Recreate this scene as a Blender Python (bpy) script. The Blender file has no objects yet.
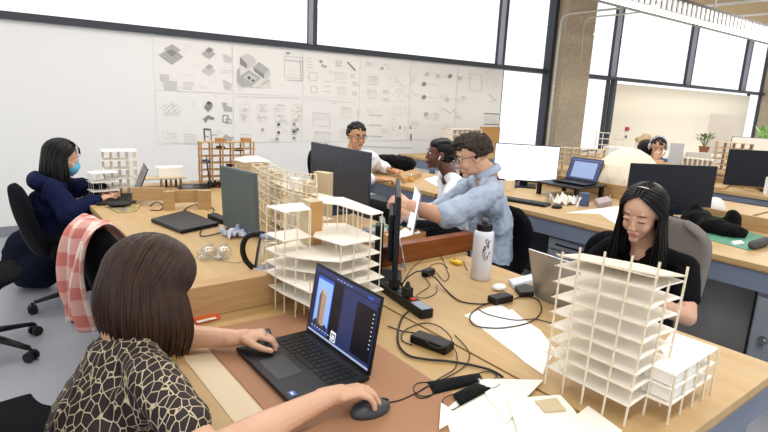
import bpy, bmesh, math, random
import numpy as np
from mathutils import Vector as V, Matrix, noise as mnoise
random.seed(7)
SC = bpy.context.scene
COL = SC.collection
PI = math.pi
# ------------------------------------------------------------------ camera
FPX = 540.0
CAM = V((0, 0, 1.5))
def cam_axes():
    yaw, pitch, roll = (math.radians(a) for a in (37.5, 12.4, 2.6))
    cy, sy = math.cos(yaw), math.sin(yaw)
    f = V((sy*math.cos(pitch), cy*math.cos(pitch), -math.sin(pitch)))
    r = V((cy, -sy, 0)); u = r.cross(f)
    return r*math.cos(roll)+u*math.sin(roll), u*math.cos(roll)-r*math.sin(roll), f
CR, CU, CF = cam_axes()
def ray(x, y): return CF + CR*((x-384)/FPX) + CU*((216-y)/FPX)
def atz(x, y, z):
    d = ray(x, y); return CAM + d*((z-CAM.z)/d.z)
def aty(x, y, Y):
    d = ray(x, y); return CAM + d*(Y/d.y)
def w(x, y, s): return CAM + ray(x, y)*s
cd = bpy.data.cameras.new('camera'); co = bpy.data.objects.new('camera', cd); COL.objects.link(co)
cd.sensor_width = 36; cd.lens = FPX/768*36; cd.clip_start = .02; cd.clip_end = 200
m = Matrix((CR, CU, -CF)).transposed().to_4x4(); m.translation = CAM; co.matrix_world = m
SC.camera = co
# ------------------------------------------------------------------ materials
def lin(c):
    if isinstance(c, str):
        c = c.lstrip('#'); c = [int(c[i:i+2], 16)/255 for i in (0, 2, 4)]
    return tuple((x/12.92 if x <= .04045 else ((x+.055)/1.055)**2.4) for x in c)+(1,)
MC = {}
def mat(name, col, rough=.6, metal=0., var=None, bump=None, emit=0, trans=0, alpha=1, spec=.5, coord='Object', stretch=(1, 1, 1), sheen=0):
    if name in MC: return MC[name]
    m = bpy.data.materials.new(name); m.use_nodes = True; nt = m.node_tree; N = nt.nodes; L = nt.links
    b = N['Principled BSDF']; c = lin(col)
    b.inputs['Base Color'].default_value = c; b.inputs['Roughness'].default_value = rough
    b.inputs['Metallic'].default_value = metal; b.inputs['Specular IOR Level'].default_value = spec
    if trans: b.inputs['Transmission Weight'].default_value = trans
    if alpha < 1: b.inputs['Alpha'].default_value = alpha
    if sheen: b.inputs['Sheen Weight'].default_value = sheen
    if emit: b.inputs['Emission Color'].default_value = c; b.inputs['Emission Strength'].default_value = emit
    if var or bump:
        tc = N.new('ShaderNodeTexCoord'); mp = N.new('ShaderNodeMapping'); mp.inputs['Scale'].default_value = stretch
        L.new(tc.outputs[coord], mp.inputs['Vector'])
    if var:
        n = N.new('ShaderNodeTexNoise'); n.inputs['Scale'].default_value = var[0]; n.inputs['Detail'].default_value = 6
        L.new(mp.outputs['Vector'], n.inputs['Vector'])
        r = N.new('ShaderNodeValToRGB'); c2 = lin(var[1])
        r.color_ramp.elements[0].position = .35; r.color_ramp.elements[1].position = .65
        r.color_ramp.elements[0].color = c; r.color_ramp.elements[1].color = c2
        L.new(n.outputs['Fac'], r.inputs['Fac']); L.new(r.outputs['Color'], b.inputs['Base Color'])
    if bump:
        n2 = N.new('ShaderNodeTexNoise'); n2.inputs['Scale'].default_value = bump[0]; n2.inputs['Detail'].default_value = 4
        L.new(mp.outputs['Vector'], n2.inputs['Vector'])
        bp = N.new('ShaderNodeBump'); bp.inputs['Strength'].default_value = bump[1]; bp.inputs['Distance'].default_value = .01
        L.new(n2.outputs['Fac'], bp.inputs['Height']); L.new(bp.outputs['Normal'], b.inputs['Normal'])
    MC[name] = m; return m
def glass(name, tint=(1, 1, 1), gl=.12, rough=0):
    m = bpy.data.materials.new(name); m.use_nodes = True; nt = m.node_tree; N = nt.nodes; L = nt.links; N.clear()
    o = N.new('ShaderNodeOutputMaterial'); t = N.new('ShaderNodeBsdfTransparent'); g = N.new('ShaderNodeBsdfGlossy'); x = N.new('ShaderNodeMixShader')
    t.inputs[0].default_value = tint+(1,); g.inputs['Roughness'].default_value = rough; x.inputs[0].default_value = gl
    L.new(t.outputs[0], x.inputs[1]); L.new(g.outputs[0], x.inputs[2]); L.new(x.outputs[0], o.inputs[0]); return m
wood_top = mat('plywood_tabletop', '#bb9a67', .5, var=(3, '#c5a677'), stretch=(6, .7, 1), bump=(60, .04))
wood_old = mat('worn_tabletop', '#b4925d', .42, var=(2.2, '#bfa06e'), stretch=(1.5, 1, 1), bump=(40, .05))
wood_edge = mat('plywood_edge', '#a9743f', .6, var=(30, '#c59660'), stretch=(1, 1, 8))
wood_light = mat('light_plywood', '#bf9c6d', .6, var=(5, '#b08c5c'), stretch=(1, 1, 9))
wood_red = mat('varnished_plywood', '#8a4d22', .3, var=(5, '#743c18'), stretch=(1, 1, 9))
kraft = mat('kraft_board', '#a87c5c', .75, var=(2, '#a17656'))
steel_blue = mat('painted_steel_blue_grey', '#7d879b', .45, var=(2, '#717b8e'))
steel_grey = mat('painted_steel_grey', '#8b9098', .45)
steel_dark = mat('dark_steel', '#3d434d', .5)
chrome = mat('chrome', '#c8c8cc', .2, 1)
balsa = mat('basswood', '#ebdfc9', .7, var=(40, '#e0d0b4'), stretch=(1, 1, 4))
museum = mat('museum_board', '#f8f2e6', .75)
museum_w = mat('white_foam_board', '#f8f5ee', .7)
kraftcard = mat('brown_cardboard', '#b98c56', .8, var=(6, '#ad804b'))
beigecard = mat('beige_cardboard', '#cdbb98', .8)
white_paint = mat('white_wall_paint', '#f2f1ee', .8, bump=(30, .03))
cream_paint = mat('cream_wall_paint', '#f3e9d3', .8)
concrete = mat('aggregate_concrete', '#a08f78', .9, var=(55, '#c2b299'), bump=(90, .5))
frame_dark = mat('window_frame_metal', '#3a3d44', .45, .3)
frame_side = mat('window_frame_lit_side', '#8f9096', .4, .5)
paper = mat('paper', '#f4f2ec', .8)
tracing = mat('drawing_paper', '#f3f0ea', .8)
black_pl = mat('black_plastic', '#0b0c0e', .45, spec=.35)
black_rub = mat('black_rubber', '#09090a', .5)
black_met = mat('black_laptop_shell', '#16181d', .4, .3)
grey_met = mat('silver_aluminium', '#b3b3b8', .35, .8)
black_fab = mat('black_fabric', '#08090b', .95, spec=.15, bump=(200, .3), sheen=.05)
chair_fab = mat('chair_fabric_black', '#0e0f13', .95, spec=.15, bump=(300, .3))
grey_fab = mat('chair_fabric_grey', '#7d756f', .95, bump=(300, .3), var=(3, '#756d67'))
skin_l = mat('light_skin', '#cf9f82', .5, var=(9, '#d5a88b'))
skin_g = mat('fair_skin', '#cfa184', .5, var=(12, '#d6aa8f'))
skin_m = mat('tan_skin', '#c48e68', .5, var=(12, '#cb9671'))
skin_d = mat('deep_brown_skin', '#5f3a26', .45, var=(12, '#6d4530'))
white_pl = mat('white_plastic', '#f1f1ef', .35)
# ------------------------------------------------------------------ mesh builder
class MB:
    def __init__(s): s.v = []; s.f = []; s.mi = []; s.cur = 0; s.X = None
    def addv(s, p):
        p = V(p); s.v.append(s.X @ p if s.X else p); return len(s.v)-1
    def addf(s, idx): s.f.append(tuple(idx)); s.mi.append(s.cur)
    def m(s, i): s.cur = i; return s
    def box(s, c, d, R=None, taper=1.0):
        c = V(c); ids = []
        for z in (-1, 1):
            k = taper if z > 0 else 1
            for x, y in ((-1, -1), (1, -1), (1, 1), (-1, 1)):
                p = V((x*d[0]/2*k, y*d[1]/2*k, z*d[2]/2))
                if R: p = R @ p
                ids.append(s.addv(c+p))
        a = ids
        for q in ((3, 2, 1, 0), (4, 5, 6, 7), (0, 1, 5, 4), (1, 2, 6, 5), (2, 3, 7, 6), (3, 0, 4, 7)): s.addf([a[i] for i in q])
        return s
    def bb(s, x0, x1, y0, y1, z0, z1): return s.box(((x0+x1)/2, (y0+y1)/2, (z0+z1)/2), (x1-x0, y1-y0, z1-z0))
    def prism(s, pts, z0, z1):
        n = len(pts); a = sum(pts[i][0]*pts[(i+1) % n][1]-pts[(i+1) % n][0]*pts[i][1] for i in range(n))
        if a < 0: pts = pts[::-1]
        b = [s.addv((p[0], p[1], z0)) for p in pts]; t = [s.addv((p[0], p[1], z1)) for p in pts]
        s.addf(b[::-1]); s.addf(t)
        for i in range(n): s.addf((b[i], b[(i+1) % n], t[(i+1) % n], t[i]))
        return s
    def tube(s, pts, r, n=8, cap=True, flat=None):
        pts = [V(p) for p in pts]; rs = r if isinstance(r, (list, tuple)) else [r]*len(pts)
        rings = []; up = None
        for i, p in enumerate(pts):
            t = (pts[min(i+1, len(pts)-1)]-pts[max(i-1, 0)])
            if t.length < 1e-9: t = V((0, 0, 1))
            t.normalize()
            if up is None: up = V((0, 0, 1)) if abs(t.z) < .9 else V((1, 0, 0))
            up = (up-t*up.dot(t))
            if up.length < 1e-6: up = t.orthogonal()
            up.normalize(); sd = t.cross(up)
            k = flat or 1
            rings.append([s.addv(p+(sd*math.cos(2*PI*j/n)+up*math.sin(2*PI*j/n)*k)*rs[i]) for j in range(n)])
        for a, b in zip(rings, rings[1:]):
            for j in range(n): s.addf((a[j], a[(j+1) % n], b[(j+1) % n], b[j]))
        if cap: s.addf(rings[0][::-1]); s.addf(rings[-1])
        return s
    def cyl(s, c, r, h, n=24, r2=None):
        c = V(c); return s.tube([c, c+V((0, 0, h))], [r, r if r2 is None else r2], n)
    def lathe(s, c, prof, n=24):
        c = V(c); rings = []
        for r, z in prof: rings.append([s.addv(c+V((r*math.cos(2*PI*j/n), r*math.sin(2*PI*j/n), z))) for j in range(n)])
        for a, b in zip(rings, rings[1:]):
            for j in range(n): s.addf((a[j], a[(j+1) % n], b[(j+1) % n], b[j]))
        s.addf(rings[0][::-1]); s.addf(rings[-1]); return s
    def ell(s, c, r, R=None, n=16, h=10):
        c = V(c); rings = []
        for i in range(1, h):
            th = PI*i/h; ring = []
            for j in range(n):
                p = V((r[0]*math.sin(th)*math.cos(2*PI*j/n), r[1]*math.sin(th)*math.sin(2*PI*j/n), -r[2]*math.cos(th)))
                ring.append(s.addv(c+(R @ p if R else p)))
            rings.append(ring)
        b = s.addv(c+(R @ V((0, 0, -r[2])) if R else V((0, 0, -r[2])))); t = s.addv(c+(R @ V((0, 0, r[2])) if R else V((0, 0, r[2]))))
        for j in range(n): s.addf((b, rings[0][(j+1) % n], rings[0][j])); s.addf((t, rings[-1][j], rings[-1][(j+1) % n]))
        for a, q in zip(rings, rings[1:]):
            for j in range(n): s.addf((a[j], a[(j+1) % n], q[(j+1) % n], q[j]))
        return s
    def rc(s, p0, r0, p1, r1, wide=None, k=1, n=14):
        """rounded cone; cross-section widened k times along direction wide"""
        p0, p1 = V(p0), V(p1); ax = p1-p0; L = ax.length
        if L < 1e-6: ax = V((0, 0, 1)); L = 1e-6
        ax.normalize()
        sd = V(wide) if wide is not None else ax.orthogonal()
        sd = (sd-ax*sd.dot(ax)).normalized(); up = ax.cross(sd)
        prof = [(r0*math.sin(a), -r0*math.cos(a)) for a in (.35, .8, 1.2)]+[(r0, 0), (r0*.67+r1*.33, L*.33), (r0*.33+r1*.67, L*.67), (r1, L)]+[(r1*math.cos(a), L+r1*math.sin(a)) for a in (.37, .77, 1.22)]
        rings = [[s.addv(p0+ax*z+(sd*k*math.cos(2*PI*j/n)+up*math.sin(2*PI*j/n))*r) for j in range(n)] for r, z in prof]
        for a, b in zip(rings, rings[1:]):
            for j in range(n): s.addf((a[j], a[(j+1) % n], b[(j+1) % n], b[j]))
        b = s.addv(p0-ax*r0); t = s.addv(p1+ax*r1)
        for j in range(n): s.addf((b, rings[0][(j+1) % n], rings[0][j])); s.addf((t, rings[-1][j], rings[-1][(j+1) % n]))
        return s
    def chain(s, pts, rs, **k):
        for i in range(len(pts)-1): s.rc(pts[i], rs[i], pts[i+1], rs[i+1], **k)
        return s
    def grid(s, P):
        """P[i][j] points"""
        I = [[s.addv(p) for p in row] for row in P]
        for i in range(len(I)-1):
            for j in range(len(I[0])-1): s.addf((I[i][j], I[i+1][j], I[i+1][j+1], I[i][j+1]))
        return s
    def build(s, name, ms, parent=None, world=False, smooth=False, bevel=0, seg=2, remesh=0, sm=0, solid=0, disp=0, dscale=.05, sub=0, keep_origin=False, dec=0):
        me = bpy.data.meshes.new(name); off = V((0, 0, 0))
        if parent is None and not keep_origin:
            xs = [p.x for p in s.v]; ys = [p.y for p in s.v]; off = V(((min(xs)+max(xs))/2, (min(ys)+max(ys))/2, min(p.z for p in s.v)))
        elif parent is not None and world:
            off = parent.location.copy()
            q = parent
            while q.parent: q = q.parent; off += q.location
        me.from_pydata([p-off for p in s.v], [], s.f)
        if not isinstance(ms, (list, tuple)): ms = [ms]
        for q in ms: me.materials.append(q)
        me.polygons.foreach_set('material_index', [min(i, len(ms)-1) for i in s.mi])
        o = bpy.data.objects.new(name, me); COL.objects.link(o)
        if parent is None: o.location = off
        else: o.parent = parent
        mods = False
        if remesh:
            r = o.modifiers.new('r', 'REMESH'); r.mode = 'VOXEL'; r.voxel_size = remesh; r.use_smooth_shade = True; mods = True
        if sm:
            r = o.modifiers.new('s', 'SMOOTH'); r.factor = .5; r.iterations = sm; mods = True
        if solid:
            r = o.modifiers.new('t', 'SOLIDIFY'); r.thickness = solid; r.offset = 0; mods = True
        if sub:
            r = o.modifiers.new('u', 'SUBSURF'); r.levels = sub; r.render_levels = sub; mods = True
        if dec:
            r = o.modifiers.new('d', 'DECIMATE'); r.ratio = dec; mods = True
        if bevel:
            r = o.modifiers.new('b', 'BEVEL'); r.width = bevel; r.segments = seg; r.limit_method = 'ANGLE'; r.angle_limit = .6; mods = True
        if mods:
            dg = bpy.context.evaluated_depsgraph_get(); nm = bpy.data.meshes.new_from_object(o.evaluated_get(dg))
            o.modifiers.clear(); o.data = nm; bpy.data.meshes.remove(me); me = nm; me.name = name
            if len(me.materials) == 0:
                for q in ms: me.materials.append(q)
        if disp:
            q = []
            for v in me.vertices:
                p = v.co; d = mnoise.noise(V((p.x, p.y, p.z*.6))/dscale)+.5*mnoise.noise(p/dscale*2.3); q.append(d)
            nn = np.empty(len(q)*3); me.vertices.foreach_get('co', nn); nm_ = np.array([tuple(x.vector) for x in me.vertex_normals]).ravel()
            me.vertices.foreach_set('co', nn+nm_*np.repeat(np.array(q)*disp, 3))
        if smooth or remesh or sub: me.polygons.foreach_set('use_smooth', [True]*len(me.polygons))
        me.update(); return o
def tag(o, label=None, cat=None, group=None, kind=None):
    if label: o['label'] = label
    if cat: o['category'] = cat
    if group: o['group'] = group
    if kind: o['kind'] = kind
    return o
def struct(o): o['kind'] = 'structure'; return o
def thing(name, label, cat, loc=(0, 0, 0), rz=0, group=None):
    o = bpy.data.objects.new(name, None); COL.objects.link(o); o.empty_display_size = .05
    o.location = loc; o.rotation_euler = (0, 0, rz); return tag(o, label, cat, group)
def dup(o, parent=None, **k):
    c = o.copy(); COL.objects.link(c)
    if parent is not None: c.parent = parent
    for ch in list(o.children): dup(ch, c)
    for a, b in k.items():
        if a in ('label', 'group', 'category'): c[a] = b
        else: setattr(c, a, b)
    return c
def clink(data, name, parent, loc=(0, 0, 0)):
    o = bpy.data.objects.new(name, data); COL.objects.link(o); o.parent = parent; o.location = loc; return o
def spline(pts, n=8):
    pts = [V(p) for p in pts]; out = []
    for i in range(len(pts)-1):
        p0 = pts[max(i-1, 0)]; p1 = pts[i]; p2 = pts[i+1]; p3 = pts[min(i+2, len(pts)-1)]
        for k in range(n):
            t = k/n; out.append(.5*((2*p1)+(p2-p0)*t+(2*p0-5*p1+4*p2-p3)*t*t+(3*p1-p0-3*p2+p3)*t**3))
    out.append(pts[-1]); return out
def text(parent, s, size, M, mt, name='lettering', ext=.0006, world=False):
    cu = bpy.data.curves.new(name, 'FONT'); cu.body = s; cu.size = size; cu.extrude = ext; cu.align_x = 'CENTER'; cu.align_y = 'CENTER'
    o = bpy.data.objects.new(name, cu); COL.objects.link(o)
    dg = bpy.context.evaluated_depsgraph_get(); me = bpy.data.meshes.new_from_object(o.evaluated_get(dg)); bpy.data.objects.remove(o)
    me.materials.clear(); me.materials.append(mt)
    o = bpy.data.objects.new(name, me); COL.objects.link(o); o.parent = parent; o.matrix_local = M; return o
def frame_at(o, x, y):
    """matrix from local axes x (right), y (up) at origin o"""
    x = V(x).normalized(); y = V(y); y = (y-x*y.dot(x)).normalized(); z = x.cross(y)
    m = Matrix((x, y, z)).transposed().to_4x4(); m.translation = V(o); return m
# ------------------------------------------------------------------ setting
YW = 6.3
struct(MB().bb(-4, 26, -3, 6.6, -.1, 0).build('floor', mat('polished_concrete_floor', '#a2a4ad', .32, var=(1.4, '#acadb5'), bump=(25, .03))))
struct(MB().bb(-4, 7.22, YW, YW+.15, 0, 2.06).build('wall_back', white_paint))
struct(MB().bb(7.22, 10.55, YW, YW+.15, 0, .6).build('wall_back_sill', white_paint))
struct(MB().bb(10.62, 17.72, YW, YW+.15, 0, 1.99).build('wall_back_cream', cream_paint))
struct(MB().bb(17.72, 26, YW, YW+.15, 0, .6).build('wall_back_far', white_paint))
struct(MB().bb(-4, 7.2, YW-.015, YW, 0, .1).build('baseboard_back', mat('rubber_baseboard', '#8b8f95', .6)))
def pillar(x0, x1, y0):
    struct(MB().bb(x0, x1, y0, YW+.12, 0, 3.9).build('pillar', concrete, bevel=.02))
pillar(8.42, 9.27, 6.0); pillar(18.62, 19.5, 6.0)
pane_g = glass('window_glass', gl=.035)
wn = 0
def window(x0, x1, z0, z1, y=YW+.02):
    global wn
    wn += 1; b = MB(); t = .022; d = .08
    b.bb(x0, x1, y, y+d, z0, z0+t).bb(x0, x1, y, y+d, z1-t, z1).bb(x0, x0+t, y, y+d, z0, z1).bb(x1-t, x1, y, y+d, z0, z1)
    f = struct(b.build('window_%d' % wn, frame_dark))
    MB().bb(x0+t, x1-t, y+.05, y+.056, z0+t, z1-t).build('pane', pane_g, f, world=True)
for a, b_ in ((-3.6, -.02), (-.02, 3.56), (3.56, 7.12), (7.12, 8.42), (9.27, 10.55), (10.55, 13.83), (13.83, 17.1), (17.1, 18.62), (19.5, 25)): window(a, b_, 2.1, 3.75)
for a, b_ in ((7.24, 8.42), (9.27, 10.52), (17.74, 18.62), (19.5, 25)): window(a, b_, .6, 2.06)
for i, x in enumerate((-.02, 3.56, 7.12, 10.55, 13.83, 17.1)):
    b = MB(); b.m(0).bb(x-.03, x+.03, YW-.07, YW+.02, 2.1, 3.75); b.m(1).bb(x-.045, x-.03, YW-.07, YW+.02, 2.1, 3.75)  # paler left strip: mullion shading put into the colour
    struct(b.build('trim_%d' % (i+1), [frame_dark, frame_side]))
struct(MB().bb(10.53, 10.63, YW-.07, YW+.02, .5, 2.06).build('trim_8', frame_dark))
struct(MB().bb(8.33, 8.44, YW-.1, YW+.02, .5, 3.75).build('trim_9', frame_dark))
struct(MB().bb(-4, 18.6, YW-.05, YW+.02, 2.045, 2.10).build('trim_10', frame_dark))
struct(MB().bb(-4, 26, -3, 6.6, 3.95, 4.05).build('ceiling', mat('ceiling_paint', '#efece6', .9)))
for i, x in enumerate(np.arange(-1, 25, 1.6)):
    b = MB(); b.m(0).bb(x-.09, x+.09, -3, 6.45, 3.55, 3.95); b.m(1).bb(x-.1, x+.1, -3, 6.45, 3.53, 3.55)
    struct(b.build('trim_%d' % (20+i), [mat('ceiling_joist', '#d9c19a', .8), mat('joist_flange', '#e8e6e0', .6)]))
# cable tray, strip light, conduits
ct = thing('cable_tray', 'white slotted cable tray hanging below the wooden ceiling joists', 'cable tray', (5, 4.5, 2.95))
MB().bb(5, 24, 4.35, 4.38, 3.13, 3.19).bb(5, 24, 4.75, 4.79, 3.1, 3.2).build('top_rail', mat('tray_rail_dark', '#46403a', .6), ct, world=True)
MB().bb(5, 24, 4.35, 4.75, 2.96, 2.98).build('tray_bed', mat('galvanised', '#a5a49c', .5, .4), ct, world=True)
b = MB()
for x in np.arange(5, 20, .16): b.bb(x, x+.09, 4.34, 4.36, 2.97, 3.14)
b.build('side_ribs', white_pl, ct, world=True)
for i, x in enumerate((7.2, 10.2, 13.2)): MB().cyl((x, 4.4, 3.0), .015, .95, 8).build('hanger_rod', white_pl, ct, world=True)
for i, x in enumerate((9.7, 12.6)): MB().bb(x, x+.35, 4.3, 4.5, 2.9, 2.96).build('junction_box', steel_dark, ct, world=True)
sl = thing('strip_light', 'long white strip light running under the cable tray', 'light', (5, 4.2, 2.85))
MB().bb(5, 24, 4.17, 4.25, 2.86, 2.9).build('housing', white_pl, sl, world=True)
for x in (8, 12, 16): MB().bb(x, x+.01, 4.20, 4.35, 2.90, 2.97).build('hanger', white_pl, sl, world=True)
MB().bb(5, 24, 4.175, 4.245, 2.84, 2.86).build('diffuser', mat('lit_diffuser', '#fffdf6', .5, emit=3), sl, world=True)
cond = mat('painted_conduit', '#cfcbc0', .5)
pts = [aty(x, y, 5.93) for x, y in ((545, 165), (552, 100), (559, 40), (562, 20), (567, 15), (577, 13), (622, 8), (660, 3))]
tag(MB().tube(spline(pts, 6), .018, 8).build('conduit_pipe', cond, smooth=True), 'pale conduit running up the concrete pillar and bending right', 'pipe')
pts = [aty(x, y, 6.0) for x, y in ((581, 60), (583, 30), (587, 20), (594, 17), (625, 14), (665, 9))]
tag(MB().tube(spline(pts, 6), .014, 8).build('conduit_pipe', cond, smooth=True), 'thin conduit bending off the edge of the concrete pillar', 'pipe')
# ------------------------------------------------------------------ pinned drawings
inks = [mat('ink_%d' % i, c, .8) for i, c in enumerate(('#e4e1da', '#d2cfc9', '#b8b6b1', '#94928f', '#5a5a59', '#d9c0b8'))]
xs = [1.62, 2.5, 3.42, 4.3, 5.2, 6.15, 7.2]; zs = [2.03, 1.46, .88]
sheets = []
rowname = ('upper', 'lower'); lab = {
 (0, 0): 'upper drawing sheet with two stacked dark diamond blocks, leftmost', (1, 0): 'upper drawing sheet with the large shaded building cutaway',
 (2, 0): 'upper drawing sheet with an open ruled frame plan', (3, 0): 'upper drawing sheet with a short diagonal bar sketch',
 (4, 0): 'upper drawing sheet of faint pencil work above the seated woman', (5, 0): 'upper drawing sheet at the right end beside the bright window',
 (0, 1): 'lower drawing sheet with dark axonometric blocks, leftmost', (1, 1): 'lower drawing sheet of rows of pale plans above the wooden shelf model',
 (2, 1): 'lower drawing sheet with small dark dot details', (3, 1): 'lower drawing sheet directly behind the man with glasses',
 (4, 1): 'lower drawing sheet with a row of small black figures', (5, 1): 'lower drawing sheet at the right end with two ruled bars'}
rr = random.Random(4)
for j in range(2):
    for i in range(6):
        b = MB(); x0, x1 = xs[i]+.008, xs[i+1]-.008; z1, z0 = zs[j]-.004, zs[j+1]+.004
        P = [[V((x0+(x1-x0)*u/6, YW-.0055, z0+(z1-z0)*v/4+.004*math.sin(u*2+i*3)*(v in (0, 4)))) for v in range(5)] for u in range(7)]
        b.grid(P); o = b.build('drawing_sheet', tracing, solid=.0015)
        tag(o, lab[(i, j)], 'drawing', 'pinned drawing sheets'); sheets.append((x0, x1, z0, z1, o, MB(), MB()))
def at_sheet(p):
    for s in sheets:
        if s[0]-.01 <= p.x <= s[1]+.01 and s[2]-.01 <= p.z <= s[3]+.01: return s
    return min(sheets, key=lambda s: abs(p.x-(s[0]+s[1])/2)+abs(p.z-(s[2]+s[3])/2))
YI = YW-.0115; inkn = [0]
def ink(pts, k, hw=False):
    q = [aty(x, y, YI) for x, y in pts]; s = at_sheet(q[0]); b = s[5]; b.cur = k
    inkn[0] += 1; b.addf([b.addv(p-V((0, .000012*(inkn[0] % 250)+.0003*(k > 2), 0))) for p in q])
def line(a, c, k, wd=.5):
    (x0, y0), (x1, y1) = a, c; L = math.hypot(x1-x0, y1-y0) or 1; nx, ny = -(y1-y0)/L*wd/2, (x1-x0)/L*wd/2
    ink([(x0+nx, y0+ny), (x1+nx, y1+ny), (x1-nx, y1-ny), (x0-nx, y0-ny)], k)
def rect(x0, y0, x1, y1, k, wd=.5):
    sl_ = .1*(x1-x0); line((x0, y0), (x1, y0+sl_), k, wd); line((x1, y0+sl_), (x1, y1+sl_), k, wd); line((x1, y1+sl_), (x0, y1), k, wd); line((x0, y1), (x0, y0), k, wd)
def fillr(x0, y0, x1, y1, k): ink([(x0, y0), (x1, y0+.1*(x1-x0)), (x1, y1+.1*(x1-x0)), (x0, y1)], k)
def para(x0, y0, x1, n, k=1, st=1.6):
    for i in range(n): line((x0, y0+i*st), (x1-rr.random()*3, y0+i*st+.1*(x1-x0)), k, .5)
# left sheet: stacked diamonds, stepped plan, exploded sketch
ink([(158.5, 55), (172, 47), (183.5, 57), (172, 64.5)], 2); ink([(164, 49), (172, 44), (181, 50), (173, 55)], 2); ink([(166, 52), (172, 49), (177, 53), (172, 57)], 3)
for i in range(4): line((161+i*3.3, 56.5-i*2), (173+i*3, 64-i*2), 3, .4)
fillr(160, 74, 169, 81, 1); fillr(164, 80, 177, 89, 1); para(183, 82, 193, 5, 1); para(183, 46, 192, 3, 0, 3)
for i in range(9): line((161+i*1.8, 108+(i % 3)*3), (167+i*1.8, 104+(i % 3)*3), 1, .5); line((163+i*1.9, 116), (165+i*1.9, 112), 1, .4)
para(170, 133, 180, 1, 1); para(184, 134, 197, 5, 1, 2.2); rect(163, 131, 168, 138, 0); rect(171, 136, 177, 142, 0)
# second column of small isos
for (cx, cy, k) in ((208.5, 53, 2), (208.5, 70, 1)):
    ink([(cx-7, cy+1), (cx, cy-5), (cx+7, cy+1), (cx+1, cy+6)], k); ink([(cx-3, cy-3), (cx+1, cy-6), (cx+5, cy-3), (cx, cy)], k+1)
for cy in (57, 83): ink([(223, cy-3), (227, cy-2), (232, cy+1), (231, cy+6), (225, cy+5)], 1)
para(221, 70, 233, 2, 1, 2)
ink([(204, 107), (208, 102), (213, 104), (212, 108), (208, 112)], 3); ink([(206, 103), (209, 101), (212, 103), (209, 105)], 4)
ink([(203, 119), (208, 115), (215, 118), (213, 120), (208, 119), (206, 123)], 3)
ink([(222, 102), (227, 103), (227, 106), (232, 107), (232, 112), (224, 111)], 2)
rect(223, 115, 228, 122, 3, .9); rect(226, 119, 231, 123, 3, .7)
line((203.5, 129), (211, 129.6), 4, 1.6); line((204, 129), (205, 142), 4, 1.3); line((210.5, 129), (211.5, 141), 3, 1.1); line((205, 141.5), (217, 142), 3, 1.1); line((211, 135), (217.5, 135), 3, .6); line((205, 136), (209, 137), 3, .8)
ink([(222, 138), (226, 134), (230, 137), (234, 137), (232, 141), (227, 144)], 2); ink([(222, 138), (227, 144), (227, 142), (223, 137)], 3)
# large cutaway
ink([(237, 75), (240, 66), (254, 62), (270, 70), (270.5, 88), (237.5, 87)], 0)
ink([(240, 57), (247.5, 53.5), (255, 58), (247, 64)], 1); ink([(240, 57), (247, 64), (247, 69), (240, 64)], 3); ink([(247, 64), (255, 58), (256, 63), (248, 69)], 1)
ink([(253, 67), (259, 62), (269, 69), (264, 74)], 2); ink([(253, 67), (264, 74), (264, 79), (254, 71)], 3); ink([(264, 74), (269, 69), (270, 75), (265, 80)], 1)
ink([(240, 76), (249, 70), (261, 78), (252, 86)], 2); ink([(243, 77), (249, 73), (257, 79), (252, 83)], 1); ink([(247, 77), (249, 76), (251, 78), (249, 80)], 4); ink([(251, 80), (253, 79), (255, 81), (253, 82)], 4)
ink([(237, 70), (240, 68), (240, 76), (253, 87), (243, 86.5), (237, 82)], 2)
line((238, 84), (244, 87), 3, .5); line((262, 84), (269, 80), 3, .7); line((256, 88), (270, 82), 2, .5)
# frame plan and its neighbours
rect(284.5, 56, 303, 77, 1, .5); line((285, 60), (303, 62), 2, .6); line((300, 60), (301, 80), 2, .6); line((286, 53), (290, 53.4), 3, 1.6); line((287, 80), (303, 81), 2, .6)
for y in (70, 74): line((288, y), (296, y+.8), 0, .5)
para(307, 58, 314, 4, 1, 3); ink([(319, 61), (321, 60), (323, 62), (321, 63)], 3); ink([(322, 64), (327, 66), (326, 68), (321, 66)], 2)
rect(309, 72, 317, 80, 1); rect(311, 86, 317, 92, 1); para(324, 81, 332, 3, 1, 5); rect(336, 60, 341, 66, 1)
# pale plan rows
for i in range(4):
    for jj in range(2):
        x = 240+i*17.5; y = 104+jj*10
        for q in range(5): line((x+rr.random()*8, y+rr.random()*8), (x+rr.random()*8+2, y+rr.random()*8+.5), 1 if i != 3 else 5, .5)
        rect(x, y, x+9, y+7, 0, .4)
for x, y, k in ((278.5, 124.5, 4), (278.5, 132.5, 4), (277, 139, 3), (294, 124, 3), (294, 131.5, 4), (294, 138, 3), (262.5, 129.5, 2), (297.5, 129.5, 3)):
    ink([(x-1.5, y-1), (x+1, y-1.4), (x+1.6, y+1), (x-1, y+1.4)], k); line((x-2, y+2.4), (x+2, y+2.2), 1, .6)
rect(292, 129, 296, 134, 3, .5); para(240, 134, 254, 2, 1, 3); para(240, 142, 254, 2, 0, 3)
line((237, 96.5), (300, 98.2), 1, .5); line((305, 98), (356, 103), 0, .5)
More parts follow.
